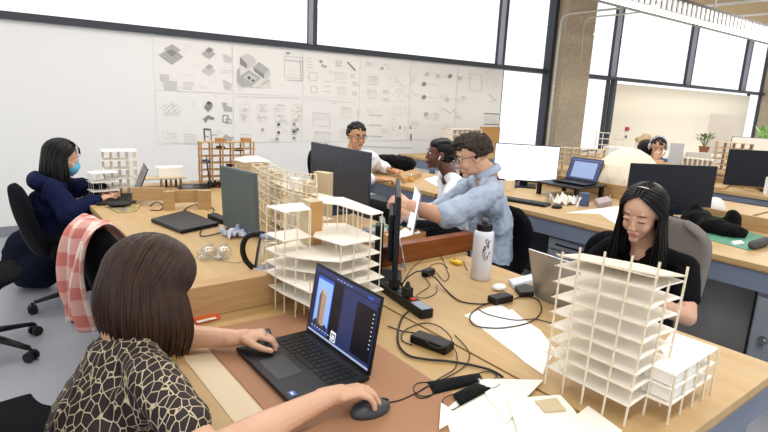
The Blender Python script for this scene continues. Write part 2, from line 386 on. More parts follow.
# faint work on the right half
line((347.5, 62), (355.5, 70.5), 3, 1.3)
for (x0, y0, x1, y1) in ((335, 72, 346, 82), (338, 87, 346, 94), (368, 76, 378, 84), (368, 90, 376, 97), (341, 107, 351, 117), (341, 129, 350, 138), (313, 112, 330, 125), (315, 131, 330, 141)):
    rect(x0, y0, x1, y1, 0, .6)
    for q in range(4): line((x0+1, y0+1+q*2), (x1-1, y0+2+q*2), 0, .4)
for y in (115, 125, 136): line((369, y), (382, y+.6), 1, 1.1)
for (x, y) in ((336, 62), (366, 62), (352, 82), (352, 92), (383, 90), (383, 98), (350, 74)): para(x, y, x+7, 3, 1, 1.5)
ink([(380, 68), (383, 66.5), (384, 69), (381, 70)], 2); line((384, 64), (389, 66), 1, .8); line((389, 66), (388, 70), 1, .6)
for i in range(22): a = rr.uniform(0, PI); x = rr.uniform(393, 415); y = rr.uniform(66, 95); line((x, y), (x+6*math.cos(a), y+6*math.sin(a)), 0, .5)
for (x, k) in ((393, 1), (400, 4), (405, 2), (410.5, 4)): line((x, 126), (x, 129 if k > 2 else 131), k, 1.2 if k > 2 else .5)
line((411, 134), (411, 140.5), 4, 1.2); rect(393, 107, 401, 114, 0); rect(405, 107, 411, 113, 0); para(392, 119, 396, 1, 1)
line((360, 146), (412, 148), 1, .9)
for (x, y, k) in ((424, 84, 3), (424, 97, 3), (450, 76, 3), (427, 74, 1), (438, 76, 1), (460, 78, 1), (426, 114, 2), (447, 99, 1), (463, 98, 1)):
    ink([(x-2.4, y), (x, y-2.4), (x+2.6, y-.6), (x+1, y+2.4), (x-1.6, y+2)], k); line((x+4, y), (x+13, y+1), 0, .8)
line((449, 114), (457, 108), 1, .8); line((443, 108), (450, 113), 1, .8); line((456, 116), (461, 119), 1, .7); para(434, 113, 440, 5, 1, 1.6)
rect(470, 74, 482, 90, 0, .8); line((489, 94), (496, 101), 1, 1); line((490, 102), (497, 99), 1, .8); rect(486, 78, 496, 86, 0, .6)
for y in (113.5, 124): line((484, y), (499, y+.6), 3, 1.1); para(484, y+2.5, 498, 4, 1, 1.6)
for i in range(60):
    x = rr.uniform(160, 495); y = rr.uniform(62, 140); para(x, y, x+rr.uniform(5, 10), rr.choice((1, 2, 3)), 0, 1.7)
for s in sheets:
    if s[5].f: s[5].build('drawn_linework', inks, s[4], world=True)
# ------------------------------------------------------------------ tables
def table(x0, x1, y0, y1, label, top=wood_top, legs=((0, 0), (1, 0), (0, 1), (1, 1)), apr=.11, z=.75, steel=steel_blue, grp='plywood topped studio tables'):
    cx, cy = (x0+x1)/2, (y0+y1)/2; t = thing('studio_table', label, 'table', (cx, cy, 0), 0, grp)
    MB().bb(x0, x1, y0, y1, z-.028, z).build('tabletop', [top], t, world=True, bevel=.002)
    MB().bb(x0+.001, x1-.001, y0+.001, y1-.001, z-.034, z-.028).build('edge_band', wood_edge, t, world=True)
    b = MB(); i = .012
    b.bb(x0+i, x1-i, y0+i, y0+i+.03, z-.034-apr, z-.034).bb(x0+i, x1-i, y1-i-.03, y1-i, z-.034-apr, z-.034)
    b.bb(x0+i, x0+i+.03, y0+i+.03, y1-i-.03, z-.034-apr, z-.034).bb(x1-i-.03, x1-i, y0+i+.03, y1-i-.03, z-.034-apr, z-.034)
    b.build('steel_apron', steel, t, world=True)
    for ax, ay in legs:
        px, py = (x1-.1 if ax else x0+.045), (y1-.08 if ay else y0+.045)
        MB().bb(px, px+.055, py, py+.055, 0, z-.034).build('leg', steel, t, world=True)
    return t
table(.30, 1.147, .3, 1.795, 'worn plywood table in front of the woman in the patterned shirt', wood_old)
table(1.157, 1.905, .455, 1.825, 'plywood table carrying the tall white tower model and grey laptop')
table(.52, 1.15, 1.80, 3.3, 'plywood table with the closed black laptop and the low board at its end')
table(1.157, 1.95, 1.83, 3.3, 'plywood table carrying the latticed timber tower and the large black monitor')
table(.55, 1.15, 3.305, 4.5, 'plywood table where the masked woman works at her laptop')
table(1.157, 1.95, 3.305, 4.5, 'plywood table under the brown shelf-like timber model near the wall')
table(2.97, 3.75, 3.2, 4.75, 'plywood table where the man in the white shirt rests his hands')
table(3.15, 4.33, 1.72, 3.12, 'long plywood desk carrying the lit white monitor and small laptop')
table(3.15, 4.08, -.6, 1.70, 'plywood desk covered by a green mat and black jacket')
table(4.37, 5.2, 1.5, 3.5, 'plywood desk behind, carrying the large faceted paper dome')
# desk row at the right back with open steel cabinets
def cab_desk(x0, x1, y0, y1, label):
    t = thing('cabinet_desk', label, 'desk', ((x0+x1)/2, (y0+y1)/2, 0), 0, 'steel cabinet desks')
    MB().bb(x0, x1, y0, y1, .72, .75).build('desktop', wood_top, t, world=True)
    b = MB(); b.bb(x0+.02, x0+.05, y0, y1, .66, .715).bb(x1-.04, x1-.02, y0, y1, 0, .715)
    n = max(2, int((y1-y0)/.75))
    for i in range(n+1):
        y = y0+(y1-y0)*i/n; b.bb(x0+.02, x1-.04, max(y-.06, y0), min(y+.06, y1), 0, .715)
    b.bb(x0+.03, x1-.04, y0, y1, .3, .33).bb(x0+.02, x0+.05, y0, y1, 0, .08)
    b.build('steel_carcass', steel_blue, t, world=True)
    return t
cab_desk(5.85, 6.9, -.2, 2.55, 'plywood topped steel desk with open shelves at the right')
cab_desk(5.55, 6.12, 2.58, 4.6, 'plywood topped steel desk with white timber models by the far people')
table(7.6, 8.6, .5, 4.9, 'far plywood table below the cream wall', grp='plywood topped studio tables')
# boards that divide the tables
def board(p0, p1, z0, z1, m, label, name='divider_board', group='low wooden divider boards', caps=False):
    b = MB().bb(p0[0], p1[0], p0[1], p1[1], z0, z1); o = b.build(name, m, bevel=.003); return tag(o, label, 'board', group)
board((.32, 1.70), (1.147, 1.765), .7505, .862, wood_light, 'pale thick plywood board standing at the end of the near table')
board((1.17, 1.845), (2.0, 1.90), .7505, .843, wood_red, 'reddish varnished board behind the white bottle')
board((4.29, 1.75), (4.32, 3.1), .7505, .865, wood_light, 'plywood board standing between the laptop desk and the paper dome')
board((4.04, -.5), (4.07, 1.69), .7505, .845, wood_light, 'plywood board behind the black jacket on the right desk')
board((6.3, .6), (6.34, 2.5), .7505, .83, wood_light, 'plywood board in front of the black monitor on the far right desk')
# ------------------------------------------------------------------ office chairs
def chair(loc, rz, label, fab=chair_fab, arms=True, back='round', seatz=.46, base=True, spin=0, backz=0, recline=.12):
    t = thing('office_chair', label, 'chair', loc, rz, 'office chairs')
    MB().ell((0, 0, seatz-.01), (.245, .245, .045), n=24).box((-.02, 0, seatz-.01), (.38, .42, .07)).build('seat', fab, t, remesh=.012, sm=6)
    P = []
    n = 11; mm = 11
    for i in range(n):
        u = i/(n-1); row = []
        z = seatz+.12+backz+u*.46
        wd_ = .215*math.sqrt(max(.03, 1-abs(2*u-1)**3.2)) if back == 'round' else .23*(1-.15*u)*math.sqrt(max(.05, 1-abs(2*u-1)**8))
        for j in range(mm):
            q = 2*j/(mm-1)-1
            row.append(V((-.24-recline*u+.05*q*q-.03*math.sin(PI*u), q*wd_, z)))
        P.append(row)
    MB().grid(P).build('backrest', fab, t, solid=.05, sub=1, smooth=True)
    MB().tube(spline([(-.02, 0, seatz-.06), (-.24, 0, seatz-.05), (-.31, 0, seatz+.06), (-.33, 0, seatz+.3+backz)], 5), .022, 8, flat=.6).build('back_support', black_pl, t, smooth=True)
    if arms:
        for s in (-1, 1):
            MB().tube(spline([(-.02, s*.2, seatz-.06), (.0, s*.29, seatz-.02), (-.02, s*.3, seatz+.2), (.12, s*.3, seatz+.215), (-.14, s*.3, seatz+.2)][:3]+[(-.02, s*.3, seatz+.2)], 5), .017, 8).rc((-.13, s*.3, seatz+.215), .022, (.13, s*.3, seatz+.215), .022, wide=(0, 1, 0), k=1.4).build('armrest', black_pl, t, smooth=True)
    if base:
        MB().cyl((0, 0, .1), .028, seatz-.16).cyl((0, 0, seatz-.08), .09, .03, r2=.12).build('gas_column', black_pl, t, smooth=False)
        for k in range(5):
            a = spin+k*2*PI/5; d = V((math.cos(a), math.sin(a), 0))
            MB().tube([d*.02+V((0, 0, .13)), d*.15+V((0, 0, .105)), d*.3+V((0, 0, .075))], [.03, .024, .017], 8, flat=.7).build('base_arm', black_pl, t, smooth=True)
            b = MB(); sd = V((-d.y, d.x, 0))
            for s in (-1, 1): b.tube([d*.31+sd*s*.012+V((0, 0, .029)), d*.31+sd*s*.03+V((0, 0, .029))], .029, 14)
            b.tube([d*.31+V((0, 0, .03)), d*.31+V((0, 0, .075))], .009, 6).rc(d*.31-sd*.012+V((0, 0, .05)), .014, d*.31+sd*.012+V((0, 0, .05)), .014)
            b.build('caster', black_rub, t)
    return t
chair((.52, 4.04, 0), .1, 'black office chair with the masked woman sitting in it', spin=.53, arms=False, backz=-.17)
ch2 = chair((.70, 2.58, 0), .28, 'black office chair with a pink checked scarf over its back', spin=.6, arms=False, backz=-.13)
chair((-.08, 3.52, 0), -.3, 'black office chair at the left edge with two casters showing', spin=.79, arms=False)
chair((-.06, 1.77, 0), 0.15, 'black office chair beside the woman in the patterned shirt', spin=.2, arms=False)
chair((.13, 1.3, 0), 0, 'black office chair under the woman in the patterned shirt', spin=.2, arms=False)
chair((2.40, 1.24, 0), PI-.15, 'grey fabric office chair behind the woman in black', fab=grey_fab, back='square', spin=.4, arms=False, backz=-.06)
chair((2.22, 2.10, 0), PI-.1, 'black office chair behind the man in the blue shirt', spin=.4, arms=False, backz=-.15)
chair((2.78, 2.85, 0), PI, 'black office chair under the woman in the white shirt', spin=.4, arms=False)
chair((2.72, 4.12, 0), -1.3, 'black office chair under the man in the white shirt', spin=.4, arms=False)
p = w(611, 229, 3.0)
chair((p.x+.25, p.y-.10, 0), 0, 'dark chair back seen just left of the woman in black', arms=False, backz=-.19, spin=.3)
# ------------------------------------------------------------------ monitors and laptops
scr_off = mat('dark_screen', '#0c0d11', .22)
bez = mat('monitor_back_plastic', '#171b27', .5, spec=.3)
def monitor(o, ang, wd_, ht, z0, label, name='monitor', back=bez, face=scr_off, tilt=0, base=True, foot=(.22, .18), zt=.75, group=None, house=True):
    """o: centre on the table; ang: direction the screen faces"""
    t = thing(name, label, 'monitor', (o[0], o[1], zt), ang, group); z0 -= zt
    Rm = Matrix.Rotation(-tilt, 3, 'Y')
    c = V((0, 0, z0+ht/2))
    MB().box(c, (.016, wd_, ht), Rm).build('rear_shell', back, t, bevel=.004)
    if house: MB().box(c+Rm @ V((-.018, 0, -.01)), (.026, wd_*.55, ht*.55), Rm).build('rear_housing', back, t, bevel=.01)
    MB().box(c+Rm @ V((.0095, 0, .004)), (.003, wd_-.012, ht-.022), Rm).build('screen', face, t)
    if base:
        MB().bb(-.085 if house else -.03, -.05 if house else -.009, -.035, .035, .01, z0+ht*(.55 if house else .2)).build('stand', back, t, bevel=.006)
        MB().bb(-.02-foot[0]/2-.03, -.02+foot[0]/2-.03, -foot[1]/2-.02, foot[1]/2+.02, 0.0005, .014).build('stand_base', back, t, bevel=.005)
    return t
t = monitor((1.885, 2.965), 0, .71, .405, .77, back=mat('monitor_back_blue_grey', '#2a3140', .36), house=False, label='large black monitor seen from behind, a round logo on its back')
grey_ink = mat('logo_grey', '#56607a', .4)
LM = frame_at((-.0092, 0, .30), (0, -1, 0), (0, 0, 1))
b = MB(); P = [V((-.009, .033*math.cos(a), .30+.033*math.sin(a))) for a in np.linspace(0, 2*PI, 29)]
b.tube(P, .0018, 6, cap=False).build('logo_ring', grey_ink, t)
text(t, 'DELL', .022, LM, grey_ink, 'logo_lettering')
d = V((.60, .80, 0)).normalized(); monitor((1.37, 1.70), math.atan2(-.62, .80), .46, .355, .79, 'black monitor seen edge-on beside the power strip', foot=(.17, .13))
monitor((1.105, 2.71), PI+.15, .35, .34, .757, 'blank grey monitor panel standing beside the latticed timber tower', back=mat('grey_panel_back', '#59636a', .5), face=mat('grey_matte_panel', '#56605f', .5, var=(2, '#5c6868')), base=False, tilt=-.04)
lit = mat('lit_screen', '#e4eefb', .3, emit=.8)
t = monitor((4.0, 3.13), math.atan2(-.36, -.43), .57, .34, .80, 'black framed monitor with a glowing white page on its screen', face=lit)
MON_LIT = t
b = MB(); gl = mat('page_grey_line', '#c9d6e8', .4, emit=.75)
for k in range(3): b.bb(.0113, .0118, -.24, -.19, .25-k*.03, .254-k*.03)
b.bb(.0113, .0118, -.25, .27, .345, .349).bb(.0113, .0118, -.01, .02, .2, .235)
b.build('page_marks', gl, t)
monitor((3.84, 1.75), math.atan2(.48, .32), .62, .35, .785, house=False, label= 'large black monitor back standing behind the seated woman in black')
t = monitor((6.33, 1.92), math.atan2(.6, .56)-.02, .90, .36, .79, house=False, label='large black monitor back with a small energy sticker at the right', name='monitor')
yl = mat('energy_sticker', '#d7c23a', .5); wl = mat('sticker_white', '#e6e6e6', .5); gn = mat('sticker_green', '#4d9a4c', .5)
b = MB(); b.m(0).bb(-.0095, -.0088, .0, .05, .075, .09).m(1).bb(-.0095, -.0088, -.01, .07, .10, .107).bb(-.0095, -.0088, -.01, .07, .112, .118).m(2).bb(-.0095, -.0088, .052, .068, .075, .09)
b.build('energy_label', [yl, wl, gn], t)
c = atz(748, 183, .75); tag(MB().box((6.02, 1.86, .835), (.03, .03, .168)).build('white_tube', white_pl), 'slim white upright tube in front of the sticker monitor', 'tube')
c = w(762, 150, 8.2); monitor((c.x, c.y), PI+.6, .85, w(762, 138, 8.2).z-.83, .83, 'far black monitor frame above the sticker monitor', face=mat('far_screen', '#d9d2c4', .5, emit=.5))
def laptop(o, rz, label, wd_=.34, dp=.235, ang=110, shell=black_met, keyc=black_pl, face=scr_off, group=None, zt=.75, lidh=None):
    """local: keyboard half lies toward -x, hinge at x=0, screen faces -x"""
    t = thing('laptop', label, 'laptop', (o[0], o[1], zt), rz, group)
    MB().bb(-dp, 0, -wd_/2, wd_/2, .004, .017).build('base', shell, t, bevel=.003)
    b = MB(); rows = 5; cols = 14
    for r in range(rows):
        for c in range(cols):
            x = -.035-r*.0185; y = -wd_*.41+c*(wd_*.82/(cols-1)); ww = wd_*.82/(cols-1)*.84
            if r == rows-1 and 4 <= c <= 8:
                if c == 6: b.bb(x-.008, x+.008, y-ww*2.5, y+ww*2.5, .0172, .0187)
                continue
            b.bb(x-.008, x+.008, y-ww/2, y+ww/2, .0172, .0187)
    b.build('keyboard', keyc, t)
    MB().bb(-dp+.02, -dp+.095, -.06, .06, .0168, .0175).build('touchpad', mat('touchpad', '#33373f', .3), t)
    a = math.radians(ang); R = Matrix.Rotation(-(a-PI/2)+0, 3, 'Y')
    up = V((math.cos(PI-a), 0, math.sin(a))); n = V((-math.sin(a), 0, math.cos(PI-a)))
    dz = lidh or dp
    def P(u, v, k): return V((0, u*wd_, .017))+up*(v*dz)+n*k
    b = MB()
    F = [b.addv(P(u, v, k)) for k in (-.003, .003) for u, v in ((-.5, 0), (.5, 0), (.5, 1), (-.5, 1))]
    for q in ((0, 1, 2, 3), (7, 6, 5, 4), (0, 4, 5, 1), (1, 5, 6, 2), (2, 6, 7, 3), (3, 7, 4, 0)): b.addf([F[i] for i in q])
    lid = b.build('lid', shell, t, bevel=.0012)
    b = MB(); F = [b.addv(P(u, v, k)) for k in (.003, .0036) for u, v in ((-.48, .05), (.48, .05), (.48, .97), (-.48, .97))]
    for q in ((0, 1, 2, 3), (7, 6, 5, 4), (0, 4, 5, 1), (1, 5, 6, 2), (2, 6, 7, 3), (3, 7, 4, 0)): b.addf([F[i] for i in q])
    scr = b.build('screen', face, t)
    return t, scr, P
# foreground laptop with its picture
navy = mat('screen_navy', '#1a2242', .3, emit=.55)
t, scr, P = laptop((.79, 1.232), 0, 'open black laptop showing a tower photograph, in front of the near woman', .345, .235, 99, face=navy, lidh=.220)
def scr_poly(b, pts, k, off):
    b.cur = k; b.addf([b.addv(P(u, v, .0037+off)) for u, v in pts])
def sr(b, u0, u1, v0, v1, k, off): scr_poly(b, [(u0, v0), (u1, v0), (u1, v1), (u0, v1)], k, off)
em = lambda n, c, e=.8: mat(n, c, .35, emit=e)
smats = [em('scr_sky', '#7fa6e6'), em('scr_tower', '#b59a84'), em('scr_dark', '#0d0f1c', .3), em('scr_bar', '#9aa6c8'), em('scr_panel', '#2b3560', .5), em('scr_white', '#e8ecf8'), em('scr_shade', '#6d5c5c', .5), em('scr_trees', '#26314a', .5), em('scr_title', '#2f4fae')]
b = MB()
# u>0 is the far (left in view) side
sr(b, -.48, .48, .90, .97, 4, .0001); sr(b, .16, .42, .10, .86, 8, .0001); sr(b, .17, .41, .12, .82, 0, .0002)
scr_poly(b, [(.355, .16), (.245, .16), (.235, .60), (.27, .69), (.325, .71), (.36, .60)], 1, .0003)
scr_poly(b, [(.355, .16), (.315, .16), (.32, .69), (.36, .60)], 6, .0004)
for k in range(11): sr(b, .25, .315, .19+k*.042, .197+k*.042, 6, .0005)
for k in range(4): sr(b, .255+k*.016, .259+k*.016, .17, .64, 6, .0005)
scr_poly(b, [(.41, .12), (.17, .12), (.17, .20), (.22, .24), (.26, .19), (.33, .22), (.37, .26), (.41, .2)], 7, .0004)
sr(b, .02, .155, .06, .88, 2, .0001); sr(b, -.46, .0, .06, .88, 4, .0001); sr(b, -.46, -.2, .12, .80, 2, .00015)
sr(b, .02, .10, .09, .23, 5, .0003); sr(b, .03, .09, .105, .20, 2, .0004); sr(b, .042, .078, .12, .18, 5, .0005)
sr(b, -.47, .47, .045, .075, 3, .0003)
for k in range(9): sr(b, -.445, -.43, .30+k*.055, .31+k*.055, 5, .0003)
for k in range(5): sr(b, .1-k*.05, .13-k*.05, .925, .935, 3, .0004)
sr(b, -.40, -.33, .90, .93, 8, .0004)
for k in range(8): sr(b, .40-k*.045, .42-k*.045, .135, .145, 5, .0006)
b.build('screen_picture', smats, scr)
st = MB(); st.m(0).bb(-.222, -.205, -.150, -.128, .0172, .0176).m(1).bb(-.217, -.212, -.146, -.132, .0177, .018); st.build('palm_sticker', [em('sticker_blue', '#4a6cb8', 0), wl], t)
# other laptops
laptop((.83, 3.86), -.16, 'open dark laptop in front of the woman in the blue face mask', .33, .225, 112)
t, scr2, P = laptop((1.718, 1.085), PI-.06, 'open silver laptop with its back to the tall white tower model', .32, .20, 108, shell=grey_met)
t, s3, P = laptop((4.12, 2.63), .04, 'small open laptop with a blue grey page on its screen, on a black riser', .30, .20, 112, face=em('scr_slate', '#27335c', .6), zt=.862)
b = MB(); sr(b, -.36, .36, .12, .82, 0, .0002); sr(b, -.48, .48, .88, .93, 1, .0002); b.build('screen_page', [em('page_blue_grey', '#7e90b2', .6), em('page_bar', '#4c5a86', .5)], s3)
rs = thing('laptop_riser', 'black riser table holding the small open laptop', 'stand', (4.0, 2.63, .75))
MB().bb(3.80, 4.22, 2.44, 2.86, .847, .86).build('platform', black_pl, rs, world=True, bevel=.004)
for x in (3.83, 4.19):
    for y in (2.47, 2.83): MB().bb(x-.015, x+.015, y-.015, y+.015, .7505, .847).build('leg', black_pl, rs, world=True)
# closed laptops / slabs
c = atz(184, 223, .75); pts = [atz(x, y, .752) for x, y in ((151, 222), (181, 234), (219, 226), (186, 213))]
o = MB().prism([(p.x, p.y) for p in pts], .752, .772).build('closed_laptop', black_met, bevel=.004); tag(o, 'closed black laptop lying flat beside the low timber boards', 'laptop')
# thin dark laptop seen edge on near shelf model
t, s4, P = laptop((1.43, 4.08), -.34, 'dark laptop open edge-on before the brown shelf-like model', .30, .23, 84)
t, s5, P = laptop((1.86, 2.19), -.62, 'silver laptop standing open before the man in the blue shirt', .32, .26, 98, shell=grey_met, face=em('scr_pale', '#dde6f6', .8))
# ------------------------------------------------------------------ architecture models
def rod(parent, p, q, r=.0024, m=balsa, name='column'):
    o = MB().tube([p, q], r*1.25, 4).build(name, m, parent, world=True); return o
def slab(parent, pts, z, th=.0035, m=museum, name='floor_slab'):
    return MB().prism([(p[0], p[1]) for p in pts], z-th, z).build(name, m, parent, world=True)
# model in the centre foreground: white slabs on thin columns around a brown core
mc = thing('architecture_model', 'white stacked slab model with a brown core, right behind the near laptop', 'model', (.97, 1.6, .7505), 0)
LE = [(.795, 1.722), (.80, 1.61)]
low = [(.795, 1.722), (.80, 1.60), (.822, 1.45), (.95, 1.435), (1.13, 1.455), (1.135, 1.74), (1.05, 1.79)]
cur = [(.795, 1.722), (.80, 1.63), (.845, 1.555), (.89, 1.50), (.94, 1.455), (1.13, 1.483), (1.14, 1.74), (1.08, 1.80)]
slab(mc, low, .826); slab(mc, low, .873); slab(mc, cur, .912); slab(mc, cur, .957)
slab(mc, [(.795, 1.723), (.802, 1.598), (.92, 1.61), (.93, 1.73)], 1.012)
slab(mc, [(.93, 1.62), (.96, 1.47), (1.132, 1.487), (1.143, 1.741), (1.02, 1.80), (.99, 1.70)], 1.008)
slab(mc, [(.80, 1.725), (.812, 1.61), (.917, 1.615), (.945, 1.73)], 1.109, .004, name='roof_slab')
slab(mc, [(1.005, 1.70), (1.048, 1.652), (1.057, 1.45), (1.119, 1.463), (1.144, 1.762), (1.05, 1.80)], 1.109, .004, name='roof_slab')
b = MB(); b.m(0).bb(.945, .998, 1.672, 1.738, .96, 1.118); b.m(1).bb(.942, .9455, 1.67, 1.738, .96, 1.12); b.m(1).bb(.942, 1.0, 1.67, 1.74, 1.118, 1.121)
b.build('core_tower', [kraftcard, beigecard], mc, world=True)
MB().bb(.95, .995, 1.64, 1.70, .83, .955).build('core_base', kraftcard, mc, world=True)
for x, y, z1 in ((.797, 1.715, 1.107), (.80, 1.65, 1.107), (.812, 1.605, 1.107), (.86, 1.605, 1.107), (.915, 1.612, 1.107), (.935, 1.66, 1.107), (.823, 1.545, .957), (.828, 1.455, .912), (.87, 1.45, .91), (.945, 1.458, 1.008), (1.0, 1.462, 1.008),
                 (1.06, 1.455, 1.107), (1.118, 1.468, 1.107), (1.126, 1.54, 1.107), (1.133, 1.61, 1.107), (1.14, 1.68, 1.107), (1.143, 1.755, 1.107), (1.052, 1.52, 1.107), (1.05, 1.59, 1.107), (1.05, 1.65, 1.107), (1.03, 1.72, 1.107),
                 (.88, 1.73, 1.107), (1.05, 1.79, 1.107), (.92, 1.50, .91), (.86, 1.55, .91), (.99, 1.56, 1.008), (1.06, 1.74, 1.107)):
    rod(mc, (x, y, .7508), (x, y, z1), .0021)
# white tower model at the right
mr = thing('architecture_model', 'tall white tower model with open slabs and a low side block, at the table corner', 'model', (1.35, .63, .7505), 0)
def XE(z): return 1.190+.045*(z-.8)/.36
LV = [1.091, 1.048, 1.005, .963, .924, .884, .846]
slab(mr, [(1.19, .796), (1.19, .558), (1.275, .562), (1.28, .504), (1.534, .511), (1.538, .63), (1.38, .63), (1.36, .69), (1.29, .796)], .806, .004)
for z in LV: slab(mr, [(1.189, .797), (XE(z), .556), (1.283, .56), (1.362, .553), (1.368, .66), (1.32, .797)], z+.002)
b = MB(); P4 = [(1.188, .798, 1.120), (1.234, .556, 1.128), (1.366, .552, 1.106), (1.368, .66, 1.104), (1.30, .797, 1.108)]
lo = [b.addv((x, y, z-.004)) for x, y, z in P4]; hi = [b.addv(q) for q in P4]; b.addf(lo); b.addf(hi[::-1])
for i in range(5): b.addf((lo[i], hi[i], hi[(i+1) % 5], lo[(i+1) % 5]))
b.build('roof_slab', mat('roof_beige', '#e6dbc4', .75), mr, world=True)
slab(mr, [(1.284, .505), (1.36, .60), (1.367, .57), (1.539, .634), (1.542, .513)][:1]+[(1.284, .585), (1.36, .6), (1.372, .575), (1.40, .60), (1.539, .634), (1.542, .513)], .884, .004, museum_w, name='roof_slab')
slab(mr, [(1.28, .504), (1.28, .58), (1.538, .625), (1.534, .511)], .846)
for z0, z1 in ((.809, .842), (.849, .880)): MB().bb(1.288, 1.425, .513, .515, z0, z1).bb(1.288, 1.29, .515, .58, z0, z1).build('facade_panel', museum_w, mr, world=True)
for y, xt, yt, zt in ((.791, 1.191, .784, 1.131), (.735, 1.188, .734, 1.155), (.678, 1.194, .671, 1.160), (.619, 1.224, .618, 1.160), (.561, 1.238, .560, 1.158)): rod(mr, (1.187, y, .7508), (xt-.003, yt, zt), .0026)
rod(mr, (1.277, .561, .7508), (1.299, .560, 1.102), .0026); rod(mr, (1.354, .558, .7508), (1.367, .552, 1.128), .0026)
for x, y in ((1.29, .79), (1.36, .67)): rod(mr, (x, y, .7508), (x, y, 1.105), .0026)
for x in (1.283, 1.357, 1.421, 1.483, 1.536): rod(mr, (x, .5045 if x < 1.3 else .509, .7508), (x, .5045 if x < 1.3 else .509, .883), .0026)
rod(mr, (1.537, .632, .7508), (1.537, .632, .883), .0026)
for (a, b_) in ((.808, .862), (.862, .9065)):
    for s in (0, 1): rod(mr, (1.19, .791 if s else .735, a), (1.19, .735 if s else .791, b_), .0014, name='cross_brace')
for z in LV+[1.122]: MB().tube([(1.184, .80, z), (XE(z)-.004, .553, z)], .0016, 4).build('edge_rail', balsa, mr, world=True)
# latticed timber tower with curved facade
wt = thing('architecture_model', 'pale latticed timber tower model with a curved front, between two monitors', 'model', (1.4, 2.6, .7505), 0)
top = [(252, 164), (256, 167.5), (262, 171), (270, 175), (281, 179), (294, 182.5), (306, 185), (317, 187.5)]
F = [atz(x, y, 1.06) for x, y in top]
nlev = 6; ns = len(F)
for k in range(nlev):
    z = .775+.285*k/(nlev-1); fl = .93+.07*k/(nlev-1)
    pts = [V((p.x, p.y, z)) for p in F]
    MB().tube(spline(pts, 4), .0035, 4).build('floor_ring', balsa, wt, world=True)
    back = [V((p.x+.13+.09*(i/(ns-1)), p.y+.03+.36*(i/(ns-1))**1.5, z)) for i, p in enumerate(F)]
    MB().tube(spline(back, 3), .003, 4).build('floor_ring', balsa, wt, world=True)
    mid = [a.lerp(c, .45) for a, c in zip(pts, back)]
    MB().tube(spline(mid, 3), .003, 4).build('floor_ring', balsa, wt, world=True)
    b = MB()
    for a, c in zip(pts, back): b.tube([a, c], .0028, 4)
    q = b.build('cross_beams', balsa, wt, world=True)
    if k < nlev-1 and k % 2 == 0: MB().prism([(F[i].x+.05, F[i].y+.01) for i in range(2, ns)]+[(F[i].x+.11, F[i].y+.02) for i in range(ns-1, 1, -1)], z-.002, z+.001).build('floor_slab', balsa, wt, world=True)
for p in [F[0]]+[F[i].lerp(F[i+1], .5*j) for i in range(ns-1) for j in (1, 2)]: rod(wt, (p.x, p.y, .7508), (p.x, p.y, 1.064), .0026)
for p in back+mid+[mid[i].lerp(mid[i+1], .5) for i in range(ns-1)]: rod(wt, (p.x, p.y, .7508), (p.x, p.y, 1.064), .0026)
for i in (2, 4, 5): p = F[i]; MB().bb(p.x+.06, p.x+.11, p.y-.03, p.y+.02, .76, 1.06).build('core_wall', beigecard if i != 4 else museum_w, wt, world=True)
e = atz(313.5, 172, 1.06); e2 = atz(328.5, 174, 1.06); MB().prism([(e.x, e.y), (e2.x, e2.y), (e2.x+.05, e2.y+.03), (e.x+.05, e.y+.03)], .7505, 1.062).build('end_tower', [beigecard], wt, world=True)
p = atz(322, 192, 1.03)
# house-roofed block behind
hb = thing('architecture_model', 'small beige block model with a white hipped roof behind the grey panel', 'model', (1.65, 3.62, .7505), 0)
hx, hy = atz(252, 159, 1.03).x, atz(252, 159, 1.03).y; hb.location = (hx, hy, .7505)
MB().bb(hx-.085, hx+.085, hy-.08, hy+.08, .7505, 1.02).bb(hx-.095, hx+.095, hy-.09, hy+.09, .985, .992).build('block', beigecard, hb, world=True)
b = MB(); I = [b.addv(v) for v in ((hx-.10, hy-.09, 1.02), (hx+.10, hy-.09, 1.02), (hx+.10, hy+.09, 1.02), (hx-.10, hy+.09, 1.02), (hx-.04, hy-.03, 1.05), (hx+.04, hy-.03, 1.05), (hx+.04, hy+.03, 1.05), (hx-.04, hy+.03, 1.05))]
for q in ((3, 2, 1, 0), (0, 1, 5, 4), (1, 2, 6, 5), (2, 3, 7, 6), (3, 0, 4, 7), (4, 5, 6, 7)): b.addf([I[i] for i in q])
b.build('roof', museum_w, hb, world=True)
def far_table(cx, cy, sx, sy, label): return table(cx-sx/2, cx+sx/2, cy-sy/2, cy+sy/2, label, grp='plywood topped studio tables')
# generic post and slab model
def frame_model(name, label, o, rz, nx, ny, nz, dx, dy, dz, mcol, mslab, z0=.7505, r=.003, skip=None, group=None, brace=False, fascia=None, over=.01):
    t = thing(name, label, 'model', (o[0], o[1], z0), rz, group)
    X0, Y0 = -nx*dx/2, -ny*dy/2
    for k in range(1, nz+1):
        MB().bb(X0-over, -X0+over, Y0-over, -Y0+over, k*dz-.004, k*dz).build('floor_slab', mslab, t)
    b = MB().tube([(0, 0, 0), (0, 0, nz*dz)], r*1.3, 4); me = None
    for i in range(nx+1):
        for j in range(ny+1):
            if me is None: q = b.build('column', mcol, t); me = q.data; q.location = (X0+i*dx, Y0+j*dy, 0)
            else: clink(me, 'column', t, (X0+i*dx, Y0+j*dy, 0))
    if brace:
        for k in range(nz):
            for i in range(nx): MB().tube([(X0+i*dx, Y0, k*dz), (X0+(i+1)*dx, Y0, (k+1)*dz)], r*.8, 4).build('brace', mcol, t)
    return t
tw = mat('honey_basswood', '#c39a62', .7); 
t = frame_model('architecture_model', 'brown shelf-like timber model standing near the pinned drawings', (1.66, 4.33), -.12, 5, 1, 6, .085, .09, .056, tw, tw, r=.0055)
for x in (-.05, .16): MB().bb(x-.035, x+.035, -.04, .04, .336, .365).build('roof_box', kraftcard, t)
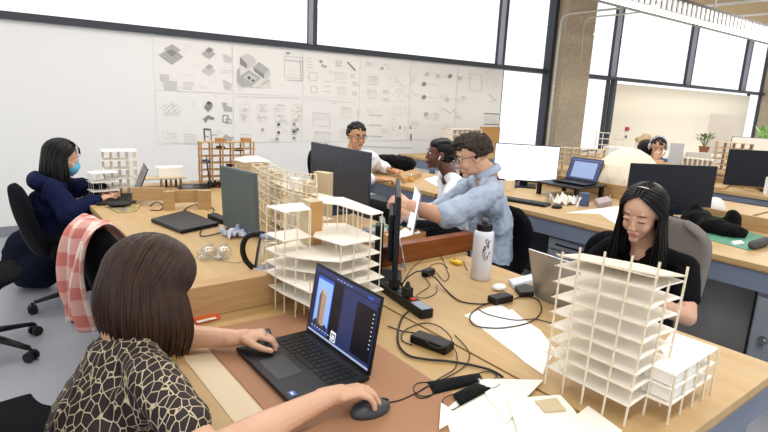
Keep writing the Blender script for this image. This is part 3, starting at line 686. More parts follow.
for k in (1, 3): MB().tube([(-.2, -.05, .056*k), (-.11, -.05, .056*(k+1))], .003, 4).build('brace', tw, t)
for x, z, c in ((-.17, .14, '#3f5f9a'), (.03, .10, '#3a3a3a'), (.1, .23, '#5b4a35'), (-.05, .25, '#4a4030')): MB().bb(x-.03, x+.03, -.03, .03, z+.03, z+.05).build('room_block', mat('block_'+c[1:], c, .7), t)
thinw = mat('thin_basswood', '#dccdb0', .8)
frame_model('architecture_model', 'delicate white wire-framed model beside the masked woman', (.80, 4.10), -.1, 4, 3, 5, .05, .05, .062, thinw, museum_w, r=.0016)
frame_model('architecture_model', 'low pale terrace model in front of the masked woman', (.67, 3.98), .1, 3, 2, 3, .05, .05, .06, thinw, museum_w, r=.0014)
fm = thing('architecture_model', 'flat roofed white model on short dark piers behind the laptop', 'model', (1.12, 4.25, .7505), -.1)
MB().bb(-.16, .16, -.08, .08, .075, .085).build('flat_roof', beigecard, fm)
MB().bb(-.15, .15, -.07, .07, .0, .006).build('base_board', beigecard, fm)
for i in range(5): MB().bb(-.02+i*.035, -.008+i*.035, -.06, -.03, .006, .075).build('pier', black_pl if i % 2 else kraftcard, fm)
MB().bb(-.02, .16, .0, .07, .085, .15).build('upper_block', museum_w, fm)
MB().prism([(-.04, .02), (.16, .0), (.17, .09), (-.02, .1)], .15, .156).build('upper_roof', museum_w, fm)
# timber beam pieces standing on the left table
def beam(label, cx, cy, dx, dy, z0, z1, rz, m=wood_light):
    o = MB().box((0, 0, (z1-z0)/2), (dx, dy, z1-z0)).build('timber_block', m, bevel=.002); o.location = (cx, cy, z0); o.rotation_euler.z = rz; return tag(o, label, 'board', 'short timber boards on the left table')
beam('horizontal pale timber board nearest the dark laptop', .875, 3.63, .20, .03, .785, .865, -.45)
beam('upright pale timber board crossing the horizontal boards', .945, 3.45, .065, .035, .7505, .868, -.35)
beam('pale timber board running from the upright one to the right', 1.06, 3.47, .16, .03, .785, .865, -.25)
beam('upright brown timber block at the right end of the low boards', 1.15, 3.40, .085, .05, .7505, .87, -.3, wood_light)
far_table(7.2, 4.25, .7, .7, 'far plywood table carrying the white card box')
far_table(9.75, 3.3, 1.2, 2.0, 'far plywood table carrying the thin framed monitor')
# white paper dome
dm = MB(); n = 14
prof = [(.30, 0), (.315, .07), (.30, .16), (.25, .26), (.17, .345), (.08, .395), (.012, .41)]
for i, (r, z) in enumerate(prof): pass
b = MB(); rings = []
for i, (r, z) in enumerate(prof): rings.append([b.addv((4.66+r*math.cos(2*PI*(j+.5*(i % 2))/n), 2.52+r*math.sin(2*PI*(j+.5*(i % 2))/n), .7505+z)) for j in range(n)])
for i in range(len(rings)-1):
    a, c = rings[i], rings[i+1]
    for j in range(n):
        j2 = (j+1) % n
        if i % 2 == 0: b.addf((a[j], a[j2], c[j])); b.addf((a[j2], c[j2], c[j]))
        else: b.addf((a[j], a[j2], c[j2])); b.addf((a[j], c[j2], c[j]))
b.addf(rings[0][::-1]); b.addf(rings[-1])
tag(b.build('paper_dome', mat('cream_paper', '#f0e4d0', .8)), 'large faceted cream paper dome behind the small open laptop', 'dome')
tag(MB().prism([(4.38, 2.62), (4.41, 2.60), (4.41, 2.85), (4.38, 2.85)], .7505, 1.02).build('cardboard_sheet', kraftcard), 'brown cardboard panel leaning beside the paper dome', 'cardboard')
# lattice screens and far models
lt = mat('lattice_tan', '#d8c2a0', .8)
def lattice(label, p0, p1, z0, z1, nx, nz, m=lt, d=.06):
    p0, p1 = V((p0[0], p0[1], 0)), V((p1[0], p1[1], 0)); L = (p1-p0).length; c = (p0+p1)/2
    t = thing('timber_frame_model', label, 'model', (c.x, c.y, z0), math.atan2(p1.y-p0.y, p1.x-p0.x), 'slatted timber frame models')
    for k in range(nz+1):
        z = .004+(z1-z0-.008)*k/nz; MB().bb(-L/2, L/2, -d/2, d/2, z-.004, z+.004).build('shelf_layer', m, t)
    me = None
    for k in range(nx+1):
        x = -L/2+.005+(L-.01)*k/nx
        if me is None: q = MB().bb(-.005, .005, -d/2, d/2, 0, z1-z0).build('upright', m, t); me = q.data; q.location.x = x
        else: clink(me, 'upright', t, (x, 0, 0))
    return t
lattice('tan slatted model between the lit monitor and the small laptop', (4.55, 3.22), (4.9, 2.9), .7505, 1.1, 6, 8)
lattice('tan slatted model behind the head of the man in the blue shirt', (4.42, 3.45), (4.52, 3.25), .7505, 1.0, 4, 7)
bw_ = mat('white_stick', '#efe6d6', .8)
a = aty(462, 133, 5.6); 
far_table(5.6, 5.45, 1.9, .7, 'plywood table against the wall below the last drawings')
a = aty(446, 150, 5.4); lattice('white stick frame model on the wall table above the seated woman', (a.x, 5.4), (a.x+.62, 5.45), .7505, 1.12, 6, 5, bw_, .2)
a = aty(488, 155, 5.5); tag(MB().bb(a.x-.18, a.x+.22, 5.5, 5.54, .7505, 1.14).build('cardboard_sheet', kraftcard), 'brown cardboard sheet standing behind the curly haired man', 'cardboard')
a = w(610, 143, 6.2)
# far right group on the back desk
lattice('white truss model behind the large dark monitor back', w(686, 150, 5.95), w(717, 154, 5.75), .7505, 1.0, 6, 3, bw_, .14)
lattice('pale stacked model just right of the standing white sheet', w(685, 165, 5.7), w(706, 166, 5.6), .7505, .87, 6, 3, lt, .1)
lattice('pale tall slatted model left of the sticker monitor', (7.9, 3.1), (8.1, 2.75), .7505, 1.12, 4, 5, lt, .2)
lattice('small white stick model above the paper dome', (7.7, 4.75), (7.9, 4.4), .7505, 1.12, 4, 4, bw_, .12)
def upr(px0, px1, yt, s, m, label, name, cat, z0=.7505, th=.01):
    a = w(px0, yt, s); b_ = w(px1, yt, s); b_.z = a.z; d = (b_-a); d.z = 0; n = V((-d.y, d.x, 0)).normalized()*th
    o = MB().prism([(a.x, a.y), (b_.x, b_.y), (b_.x+n.x, b_.y+n.y), (a.x+n.x, a.y+n.y)], z0, max(a.z, z0+.02)).build(name, m); return tag(o, label, cat)
upr(671, 685, 143, 5.9, mat('pale_grey_card', '#c9cbd0', .8), 'pale grey sheet standing right of the man with headphones', 'standing_sheet', 'sheet')
upr(609, 630, 147, 7.4, museum_w, 'white card box left of the dark haired person at the far desk', 'card_box', 'box', th=.2)
upr(735, 742, 140, 8.9, kraftcard, 'tan cardboard tube box left of the far monitor', 'cardboard_box', 'box', th=.1)
upr(688, 712, 152, 7.0, mat('pale_card', '#e3dccd', .8), 'pale card wall model behind the truss model', 'card_wall_model', 'model', th=.05)
tag(MB().bb(11.3, 11.42, 6.27, 6.298, 1.02, 1.10).bb(11.31, 11.41, 6.26, 6.27, 1.03, 1.09).build('fire_alarm', mat('alarm_red', '#c22a22', .4)), 'small red alarm pull box on the cream wall', 'alarm')
tag(MB().bb(11.34, 11.40, 6.28, 6.298, .86, .92).build('wall_switch', steel_grey), 'small grey switch below the red alarm', 'switch')
# partition of the workshop behind (pale board)
upr(711, 738, 114, 9.6, mat('pale_partition', '#ece6da', .8), 'tall pale board standing before the cream wall', 'pinboard', 'board', z0=0)
# potted plants
leafm = mat('leaf_green', '#5d7a45', .7, var=(20, '#7c9660')); 
def plant(c, label, n=26, r=.16, h=.28, m=leafm):
    t = thing('potted_plant', label, 'plant', c)
    MB().lathe((0, 0, 0), [(.05, 0), (.07, .1), (.075, .11)], 16).build('pot', mat('clay_pot', '#8a5a3c', .8), t)
    b = MB(); rg = random.Random(int(c[0]*100))
    for i in range(n):
        a = rg.uniform(0, 2*PI); q = rg.uniform(.3, 1)*r; hh = h*rg.uniform(.5, 1)
        p0 = V((0, 0, .1)); p1 = V((math.cos(a)*q*.5, math.sin(a)*q*.5, .1+hh*.7)); p2 = V((math.cos(a)*q, math.sin(a)*q, .1+hh))
        b.tube([p0, p1], .002, 4); s = V((-math.sin(a), math.cos(a), 0))*.022; dn = V((0, 0, .01))
        I = [b.addv(v) for v in (p1, (p1+p2)/2+s+dn, p2, (p1+p2)/2-s+dn)]; b.addf(I); b.addf(I[::-1])
    b.build('leaves', m, t); return t
c = w(705, 143, 7.8); tag(MB().bb(c.x-.2, c.x+.2, c.y-.2, c.y+.2, .7505, .90).build('plant_box', museum_w), 'pale box carrying the leafy potted plant', 'box'); plant((c.x, c.y, .9005), 'leafy potted plant on the far table before the cream wall', r=.17, h=.22)
c = w(763, 140, 10.2); plant((c.x, c.y, .7505), 'bright green plant at the far right edge', r=.2, h=.5, m=mat('leaf_bright', '#6fae4e', .6))
far_table(c.x, c.y, .9, .8, 'far table carrying the bright green plant')
c = w(752, 139, 9.6); 
tag(MB().ell((c.x, c.y-.1, .87), (.2, .2, .12)).ell((c.x+.1, c.y, .9), (.12, .12, .12)).build('wicker_basket', mat('wicker', '#9a6a3a', .9, bump=(60, .8)), remesh=.02, disp=.01), 'brown woven basket between the far monitor and pillar', 'basket')
far_table(c.x, c.y-.1, .7, .7, 'far table carrying the brown woven basket')
# ------------------------------------------------------------------ small things on the near tables
T = .7505
def lie(name, pts, h, m, label, cat, z=T, bevel=.001, group=None):
    q = [atz(x, y, z) for x, y in pts]
    return tag(MB().prism([(p.x, p.y) for p in q], z, z+h).build(name, m, bevel=bevel), label, cat, group)
tag(MB().prism([(.425, 1.60), (.50, 1.605), (.94, 1.58), (.94, .72), (.50, .70)][1:], T, T+.0016).build('kraft_sheet', kraft), 'large pinkish brown kraft board under the near laptop', 'board')
tag(MB().prism([(.42, 1.46), (.495, 1.45), (.495, .75), (.42, .72)], T, T+.001).build('scrap_sheet', mat('pale_scrap', '#d9c7a8', .7)), 'pale scuffed strip of board beside the kraft board', 'board')
for o in bpy.data.objects:
    if o.name in ('laptop',): o.location.z = T+.0016
lie('orange_card', [(192, 320), (216, 314), (221, 319), (197, 325)], .008, mat('orange_card', '#d9622b', .5), 'small orange and white card by the pale divider board', 'card')
lie('white_card', [(196, 321.5), (215, 317), (217, 318.5), (198, 323)], .0012, paper, 'white slip lying on the orange card', 'card', z=T+.0082)
ph = thing('smartphone', 'dark smartphone lying behind the left wrist of the near woman', 'phone', (.63, 1.49, T), -.32)
MB().bb(-.04, .04, -.075, .075, 0, .009).build('phone_body', black_pl, ph, bevel=.004); MB().bb(-.036, .036, -.071, .071, .0091, .0096).build('phone_screen', mat('phone_glass', '#3c4657', .08), ph)
ph.rotation_euler.z = 1.25; ph.location = atz(247, 338, T)
ms = thing('computer_mouse', 'black mouse under the right hand of the near woman', 'mouse', (.708, .942, T+.0016), -.1)
MB().ell((0, 0, .004), (.055, .031, .030)).bb(-.06, .06, -.04, .04, -.03, -.028).build('mouse_body', mat('mouse_grey', '#3a3c42', .4), ms, smooth=True) if 0 else MB().lathe((0, 0, 0), [(.030, 0), (.032, .008), (.028, .020), (.018, .029), (.004, .033)], 20).build('mouse_body', mat('mouse_grey', '#3a3c42', .4), ms, smooth=True)
ms.children[0].scale = (1.7, 1, 1)
MB().rc((.035, 0, .026), .004, (.048, 0, .020), .004).build('scroll_wheel', black_rub, ms, smooth=True)
def cable(label, pts, r=.0022, z=T+.002, m=black_rub, zs=None):
    q = []
    for i, p in enumerate(pts):
        h = p[2] if len(p) > 2 else 0
        q.append(atz(p[0], p[1], z+r+h))
    return tag(MB().tube(spline(q, 7), r, 7).build('cable', m, smooth=True), label, 'cable', 'cables on the tables')
cable('thin black cable running from the mouse towards the kraft board corner', [(384, 403), (400, 400), (418, 392), (432, 384), (455, 373), (468, 362), (468, 350), (455, 335)], .0017)
cable('thick black power cable curving around the long charger brick', [(409, 311, .012), (402, 318), (398, 332), (399, 345), (408, 355), (425, 359), (455, 362), (488, 369), (503, 377)], .0035)
cable('black cable coiled loosely over the long charger brick', [(388, 326), (402, 331), (418, 334), (430, 345, .03), (441, 348, .035), (452, 340, .035), (440, 327, .01), (424, 323), (405, 330), (402, 340), (412, 345)], .002)
cable('black cable looping from the charger brick to the mask ear loops', [(452, 345, .02), (457, 355), (455, 368), (440, 378), (424, 388), (416, 394), (420, 398), (430, 396), (434, 390)], .0016)
cable('black cable from the square charger across the white paper in wide loops', [(490, 303), (478, 308), (470, 316), (474, 325), (492, 328), (510, 327), (530, 322), (541, 312), (538, 300), (524, 296), (514, 299)], .0022)
cable('second black loop over the white paper leading under the silver laptop', [(478, 309), (490, 315), (515, 320), (534, 319), (548, 322), (556, 324)], .0018)
cable('black cable from the power strip over to the square charger', [(401, 287, .03), (407, 278, .07), (420, 271, .075), (434, 277, .03), (446, 290), (460, 301), (480, 304), (490, 303)], .003)
cable('thin black cable arching over the table before the reddish board', [(402, 285), (412, 268), (425, 258), (435, 247, .02), (442, 258), (447, 270), (449, 277), (444, 281), (436, 272), (430, 266), (440, 263), (448, 268)], .0016)
cable('thin black cable wandering behind the monitor foot', [(423, 276), (430, 285), (421, 292), (416, 296), (425, 298), (436, 293), (437, 285)], .0015)
cable('black cables hanging behind the monitor beside the white slab model', [(375, 262), (385, 256, .02), (394, 262, .02), (390, 275), (384, 284)], .003)
cable('black cable running past the white slab model to the power strip', [(352, 285), (365, 277), (380, 274), (388, 280)], .003)
cable('tangled black cable behind the closed black laptop', [(178, 216), (190, 206), (205, 205), (214, 210), (206, 222), (200, 234), (206, 236), (222, 232), (232, 226), (240, 232)], .003)
cable('black cable by the upright timber block', [(150, 206), (156, 202), (163, 205), (160, 210), (150, 210)], .003)
cable('thin grey cable on the table before the kettle', [(214, 256), (228, 262), (240, 262), (246, 258)], .0015, m=steel_grey)
cable('white cable looping from the back of the small laptop stand', [(592, 186, .02), (604, 186, .06), (610, 196, .01), (606, 204)], .004, m=white_pl)
cable('pale cable standing behind the crumpled papers', [(576, 208), (581, 198, .06), (584, 204)], .004, m=white_pl)
ps = thing('power_strip', 'black power strip with plugs between the monitor and the near laptop', 'power strip', (1.235, 1.47, T), math.atan2(.32, .05))
MB().bb(-.17, .17, -.026, .026, 0, .034).build('strip_body', black_pl, ps, bevel=.004)
MB().bb(-.165, -.09, -.02, .02, .0342, .0352).build('strip_label', mat('strip_label', '#8d98a8', .4), ps)
MB().bb(-.08, -.06, -.01, .01, .0342, .040).build('rocker_switch', mat('red_switch', '#c43a2a', .4), ps)
for x in (-.03, .07): MB().bb(x-.017, x+.017, -.016, .016, .0342, .07).rc((x, 0, .07), .012, (x, 0, .085), .007).build('plug', black_rub, ps, bevel=.003)
for x in (.02, .12): MB().bb(x-.012, x+.012, -.012, .012, .0342, .036).build('socket', steel_dark, ps)
def brick(label, a, b_, wd_, h, m=black_pl, name='charger_brick'):
    p, q = atz(*a, T), atz(*b_, T); c = (p+q)/2; L = (p-q).length
    o = MB().box((0, 0, h/2), (L, wd_, h)).build(name, m, bevel=.006, seg=3); o.location = (c.x, c.y, T); o.rotation_euler.z = math.atan2((q-p).y, (q-p).x); return tag(o, label, 'charger', 'charger bricks')
brick('long black charger brick beside the seam of the near tables', (414, 340), (450, 353), .055, .028)
brick('square black charger brick on the corner of the white paper', (491, 304), (509, 300), .05, .028)
brick('small black charger box behind the monitor foot', (424, 277), (432, 274), .035, .03)
brick('black charger box beside the grey monitor panel', (212, 218), (226, 224), .06, .03)
lie('tablet', [(401, 262), (404, 262), (404, 268), (401, 268)], .004, steel_grey, 'thin silver edge of a tablet lying beside the monitor foot', 'tablet')
q = atz(404, 272, T); q2 = atz(410, 245, T+.07)
o = MB().tube([q+V((.01, .0, .004)), q+V((.055, .11, .12))], .003, 8).build('stylus', grey_met, smooth=True); tag(o, 'thin silver rod leaning behind the edge-on monitor', 'rod')
# white bottle
c = atz(482, 277, T); c = V((1.705, 1.515, T))
bt = thing('water_bottle', 'tall white water bottle with a black lid and black scribbled marks', 'bottle', c)
botm = mat('bottle_white', '#dedee6', .35)
MB().lathe((0, 0, 0), [(.040, 0), (.0435, .004), (.0435, .195), (.041, .207), (.032, .216)], 32).build('bottle_body', botm, bt, smooth=True)
MB().lathe((0, 0, .214), [(.030, 0), (.034, .002), (.034, .028), (.028, .032), (.012, .033)], 28).build('lid', black_pl, bt, smooth=False, bevel=.001)
MB().lathe((0, 0, .246), [(.013, 0), (.014, .012), (.011, .02)], 16).tube(spline([(0, -.03, .245-.246+.0), (0, -.03, .02), (0, 0, .03), (0, .03, .02), (0, .03, 0)], 4), .004, 6).build('spout', mat('spout_grey', '#4b4b50', .3), bt, smooth=True)
b = MB(); rg = random.Random(12)
def onb(a, z): return V((.0438*math.cos(a), .0438*math.sin(a), z))
a0 = math.atan2(-1.5, -1.725)
for k in range(15):
    a = a0+.45+rg.uniform(-.32, .3) - .0; z = .10+.085*(k/15)+rg.uniform(-.01, .01); pts = []
    for j in range(5): pts.append(onb(a+rg.uniform(-.16, .16), z+rg.uniform(-.012, .012)))
    b.tube(spline(pts, 3), .0011, 5)
b.build('scribble_marks', black_rub, bt)
# earphone case, boxes, tape, pen
o = MB().ell((0, 0, .012), (.032, .026, .013)).build('earphone_case', white_pl, smooth=True); o.location = atz(499, 290, T); tag(o, 'small rounded white earphone case near the square charger', 'case')
lie('white_box', [(508, 283), (533, 277), (537, 282), (513, 289)], .018, mat('box_white', '#d8dde8', .5), 'flat white box beside the silver laptop', 'box', bevel=.003)
lie('black_pouch', [(514, 291), (524, 288), (535, 291), (534, 297), (520, 298)], .022, black_rub, 'black pouch between the white box and the silver laptop', 'pouch', bevel=.006)
tp = thing('tape_measure', 'yellow case with a dark hole lying near the reddish board', 'tape measure', atz(456, 264, T))
MB().bb(-.018, .018, -.03, .03, 0, .02).build('case', mat('tape_yellow', '#e3bb1e', .4), tp, bevel=.008, seg=3); MB().cyl((0, .012, .0198), .007, .001).build('hole', black_pl, tp)
tag(MB().rc(atz(463.5, 261, T+.004), .004, atz(467.5, 270, T+.004), .0035).build('pen', grey_met, smooth=True), 'short silver pen beside the white bottle', 'pen')
# papers and foam board scraps
lie('paper_sheet', [(464, 315), (500, 304), (540, 330), (556, 350), (541, 374)], .0008, paper, 'large white paper sheet under the black cable loops', 'paper')
lie('paper_sheet', [(480, 322), (512, 309), (552, 345), (543, 375), (524, 362)], .0008, mat('paper_cool', '#f6f4f0', .8), 'second white paper sheet reaching under the white tower model', 'paper', z=T+.001)
sg = 'white foam board offcuts'
def scrap(pts, k, label, h=.004, m=museum, cat='foam board'): return lie('foam_board_scrap', pts, h, m, label, cat, z=T+.0045*k, group=sg, bevel=0)
scrap([(444, 412), (478, 384), (520, 398), (560, 440), (452, 440)], 0, 'large white board offcut at the bottom edge, beside the face masks')
scrap([(478, 380), (543, 381), (523, 402), (507, 425), (488, 400)], 1, 'long triangular white board offcut, topmost, pointing at the tower model')
scrap([(507, 400), (560, 396), (574, 411), (590, 440), (520, 440)], 2, 'white board offcut in the middle of the pile, under a small tab')
scrap([(588, 407), (622, 432), (600, 450), (560, 445), (566, 424)], 0, 'white board offcut nearest the legs of the tower model')
scrap([(535, 402), (556, 399), (566, 411), (545, 413)], 3.2, 'small cream rectangular tab on top of the board offcuts', m=beigecard)
scrap([(441, 404), (452, 411), (450, 424), (439, 430)], 1, 'narrow torn white scrap at the left end of the offcuts')
lie('dark_sheet', [(524, 397), (545, 400), (572, 418), (563, 421)], .002, black_pl, 'dark sheet showing between the white offcuts and the tower model', 'board', z=T)
# face masks
def mask(label, pts, k=0):
    q = [atz(x, y, T+.004) for x, y in pts]; P = []
    for i in range(9):
        u = i/8; row = []
        for j in range(7):
            v = j/6; p = q[0].lerp(q[1], u).lerp(q[3].lerp(q[2], u), v); p = p+V((0, 0, .006*math.sin(v*PI)*math.sin(u*PI)+.0015*math.sin(v*18)+k)); row.append(p)
        P.append(row)
    t = thing('face_mask', label, 'face mask', ((q[0]+q[2])/2), 0, 'black face masks')
    MB().grid(P).build('mask_cloth', black_fab, t, world=True, solid=.002, smooth=True)
    for (a, b_, s) in ((q[0], q[3], -1), (q[1], q[2], 1)):
        d = (q[1]-q[0]).normalized()*s*.03
        MB().tube(spline([a+V((0, 0, k)), a+d*1.1+V((0, 0, k)), (a+b_)/2+d*1.6, b_+d*1.1+V((0, 0, k)), b_+V((0, 0, k))], 5), .0014, 6).build('ear_loop', black_rub, t, world=True, smooth=True)
    return t
mask('upper black face mask lying beside the kraft board', [(427, 382), (479, 373), (484, 381), (434, 394)])
mask('lower black face mask partly under the white offcuts', [(452, 396), (476, 384), (492, 390), (460, 407)], .004)
# things behind the board on the middle table
cb = thing('cardboard_box', 'small open brown cardboard box with white paper inside, behind the reddish board', 'box', (1.72, 2.08, T), .2)
b = MB(); b.bb(-.11, .11, -.07, -.066, 0, .075).bb(-.11, .11, .066, .07, 0, .075).bb(-.11, -.106, -.07, .07, 0, .075).bb(.106, .11, -.07, .07, 0, .075).bb(-.11, .11, -.07, .07, 0, .004)
b.build('box_walls', kraftcard, cb)
MB().grid([[V((-.09+.18*i/6, -.055+.11*j/5, .066+.012*math.sin(i*2.1+j*1.7))) for j in range(6)] for i in range(7)]).build('crumpled_paper', paper, cb, solid=.002)
lie('cutting_mat', [(362, 240), (372, 225), (402, 226), (408, 243)], .003, mat('mat_green', '#3f7d68', .6), 'green cutting mat behind the white slab model', 'cutting mat')
# kettle
kt = thing('electric_kettle', 'clear kettle with a large black loop handle behind the white slab model', 'kettle', (.91, 2.07, T), -.65); kt.scale = (.85, .85, .85)
MB().lathe((.075, 0, 0), [(.07, 0), (.07, .018), (.062, .022)], 28).build('kettle_base', mat('kettle_base', '#c9cdd2', .3), kt, smooth=True)
MB().lathe((.075, 0, .022), [(.062, 0), (.066, .04), (.06, .12), (.05, .16)], 28).build('kettle_jug', glass('jug_glass', (.88, .92, .97), .18, .05), kt, smooth=True)
MB().lathe((.075, 0, .182), [(.052, 0), (.048, .015), (.012, .02)], 24).build('kettle_lid', mat('kettle_lid', '#8f99ad', .3), kt, smooth=True)
MB().tube(spline([(.06, 0, .19), (.02, 0, .195), (-.04, 0, .175), (-.062, 0, .12), (-.05, 0, .06), (-.01, 0, .015)], 7), [.012]*36, 10, flat=1.3).build('handle', black_pl, kt, smooth=True) if 0 else None
hp = spline([(.06, 0, .19), (.02, 0, .195), (-.04, 0, .175), (-.062, 0, .12), (-.05, 0, .06), (-.01, 0, .015)], 7)
MB().tube(hp, .012, 10, flat=1.2).build('handle', black_pl, kt, smooth=True)
MB().tube(spline([(.03, 0, .19), (.015, 0, .12), (.0, 0, .02)], 6), .007, 8).build('handle_strap', mat('strap_grey', '#2f3238', .4), kt, smooth=True)
# clear cups, wrapper
clear = glass('clear_plastic', (.93, .95, .96), .22, .08)
for (x, y, l) in ((213, 258, 'clear plastic cup lying left on the middle table'), (228, 258, 'clear plastic cup lying nearer the kettle')):
    p = atz(x, y, T)
    o = MB().tube([(0, 0, 0), (.07, 0, .01)], [.022, .033], 20, cap=False).build('plastic_cup', clear, solid=.0015, smooth=True); o.location = p+V((-.03, 0, .002)); o.rotation_euler.z = .4; tag(o, l, 'cup', 'clear plastic cups')
def crumple(label, px, s, h, m, name='crumpled_wrapper', cat='wrapper', ph=0, z=T):
    p = atz(*px, z); n = 12
    P = [[V((p.x+(i/n-.5)*s, p.y+(j/n-.5)*s*.8, z+.002+h*abs(mnoise.noise(V((i*.45+ph, j*.45, ph))))*1.6)) for j in range(n+1)] for i in range(n+1)]
    return tag(MB().grid(P).build(name, m, solid=.0012), label, cat)
crumple('crumpled shiny wrapper with blue and red print beside the grey panel', (240, 235), .17, .05, mat('wrapper', '#d9dde6', .2, var=(25, '#b4bcd8')))
crumple('clump of dark adapters beside the red marker and cable', (213, 187), .12, .05, black_pl, 'cable_clump', 'cable', 3)
lie('red_marker', [(216, 186), (222, 184), (223, 186), (217, 188)], .02, mat('marker_red', '#cf3524', .4), 'red object lying below the brown shelf-like model', 'marker')
lie('notebook', [(105, 207), (117, 201), (141, 205), (136, 212), (118, 213)], .006, mat('magazine', '#6f6a72', .5, var=(18, '#c9b45c')), 'printed magazine with yellow print beside the dark laptop', 'magazine')
p = atz(120, 206, T+.008); tag(MB().ell((p.x, p.y, T+.022), (.075, .045, .016)).build('pouch', black_rub, remesh=.005), 'small black pouch resting on the printed magazine', 'pouch')
# bag on the far table and things beside it
def lump(label, name, cat, els, m, disp=.01, dscale=.08, rm=.012, sm=4):
    b = MB()
    for e in els: b.ell(*e)
    return tag(b.build(name, m, remesh=rm, sm=sm, disp=disp, dscale=dscale), label, cat)
p = V((3.42, 4.35, T))
lump('black bag slumped on the table behind the man in the white shirt', 'bag', 'bag', [((p.x-.05, p.y+.05, T+.09), (.17, .13, .09)), ((p.x+.1, p.y-.06, T+.085), (.15, .12, .085)), ((p.x, p.y, T+.13), (.16, .12, .05))], black_fab, .018, .1)
jc = atz(423, 186, T); tg = thing('glass_jar', 'small glass of amber drink on the far table', 'glass', (3.19, 3.78, T))
MB().lathe((0, 0, 0), [(.028, 0), (.03, .003), (.03, .05)], 20).build('drink', mat('amber_drink', '#d99a3c', .2), tg, smooth=True); MB().lathe((0, 0, .05), [(.03, 0), (.031, .03)], 20).build('glass_rim', clear, tg, smooth=True)
lie('paper_sheet', [(424, 180), (440, 176), (452, 182), (436, 187)], .01, paper, 'loose white papers on the far table beside the amber drink', 'paper')
lie('timber_offcut', [(398, 178), (415, 173), (421, 177), (404, 184)], .045, wood_light, 'pale timber offcut at the hands of the man in the white shirt', 'board')
# laptop desk items
kb = thing('keyboard', 'black keyboard on the long desk below the lit monitor', 'keyboard', (3.36, 2.64, T), math.atan2(-.35, .08)+.03)
MB().bb(-.22, .22, -.065, .065, 0, .016).build('keyboard_case', black_pl, kb, bevel=.003)
b = MB()
for r in range(5):
    for c in range(16): b.bb(-.21+c*.0262, -.21+c*.0262+.022, -.055+r*.022, -.055+r*.022+.018, .0163, .021)
b.build('keys', mat('key_black', '#23252a', .5), kb)
tag(MB().ell((3.43, 2.36, T+.008), (.05, .035, .02)).build('computer_mouse', black_pl, remesh=.005), 'black mouse at the end of the black keyboard', 'mouse')
crumple('crumpled white tissue on the desk under the laptop riser', (565, 203), .2, .08, paper, 'crumpled_paper', 'paper', 5)
tag(MB().cyl(atz(549, 203, T), .035, .05, 16).build('small_jar', clear), 'small clear jar beside the crumpled tissue', 'jar')
tag(MB().cyl(V((3.72, 2.32, T)), .035, .10, 18).build('pen_cup', mat('blue_cup', '#4a5c84', .4)), 'blue cup standing below the small laptop riser', 'cup')
tag(MB().cyl(atz(509, 190, T), .045, .09, 20).build('paper_cup', mat('cream_cup', '#ead9bb', .6)), 'cream paper cup at the left of the lit monitor', 'cup')
lie('paper_sheet', [(565, 213), (625, 205), (660, 213), (618, 226), (600, 214)], .0012, paper, 'long white paper on the desk beside the dark monitor', 'paper')
lie('cable_box', [(594, 203), (607, 200), (612, 205), (598, 208)], .035, mat('pinkish_box', '#b5a6a6', .6), 'small pale box on the long desk by the white cable', 'box')
lie('cutting_mat', [(672, 230), (690, 216), (770, 238), (750, 251)], .003, mat('mat_green2', '#57997f', .6), 'green cutting mat under the black jacket', 'cutting mat')
p = atz(710, 230, T)+V((-.02, -.02, 0))
lump('crumpled black jacket heaped on the green mat', 'jacket', 'jacket', [((p.x+.02, p.y+.11, T+.055), (.13, .09, .06)), ((p.x, p.y, T+.045), (.14, .12, .05)), ((p.x-.03, p.y-.11, T+.035), (.11, .10, .04)), ((p.x+.03, p.y+.13, T+.09), (.05, .04, .07)), ((p.x+.06, p.y-.08, T+.08), (.07, .05, .07))], black_fab, .018, .075, .012, 7)
a, b_ = atz(753, 245, T+.026), atz(766, 241, T+.026); tag(MB().rc(a, .026, b_, .026).build('fabric_roll', mat('roll_grey', '#4a4a4e', .8), smooth=True), 'dark grey roll at the end of the green mat', 'roll')
lie('eraser', [(731, 243), (741, 242), (744, 245), (734, 246)], .012, paper, 'small white block on the green mat', 'eraser')
# back right desk clutter
lie('plywood_sheet', [(692, 184), (715, 178), (735, 182), (725, 190), (700, 188)], .02, wood_light, 'plywood offcut on the far desk behind the dark monitor', 'board')
lie('plywood_sheet', [(741, 184), (768, 186), (775, 192), (745, 190)], .008, mat('offcut_tan', '#caa67a', .7), 'thin tan offcut under the sticker monitor', 'board')
tag(MB().lathe((4.52, 1.72, .75+.0005), [(.08, 0), (.085, .04), (.07, .08), (.04, .105), (.01, .11)], 20).build('white_helmet', white_pl, smooth=True), 'rounded white shell behind the dark monitor and board', 'helmet')
far_table(4.62, .75, .9, 1.5-.05, 'plywood desk behind the black jacket and its board')
tag(MB().bb(5.78, 5.96, 2.76, 2.92, .7505, .81).build('timber_block', wood_light), 'low timber block under the brown head-shaped lump', 'block')
lump('brown wooden head-shaped lump before the man with headphones', 'wooden_head', 'model', [(w(658, 167, 5.8), (.075, .075, .085)), (w(664, 168, 5.8), (.065, .065, .065))], mat('brown_clay', '#c09468', .8), .01, .06)
tag(MB().bb(8.33, 8.58, 4.24, 4.46, .7505, .985).build('card_block', museum), 'pale block under the fluffy tan bundle', 'block')
lump('fluffy tan bundle above the dark haired person', 'tan_bundle', 'bundle', [(w(646, 138, 8.5), (.11, .08, .07)), (w(641, 140, 8.5), (.08, .08, .05))], mat('tan_bundle', '#cdb48e', .9), .03, .08, .02)
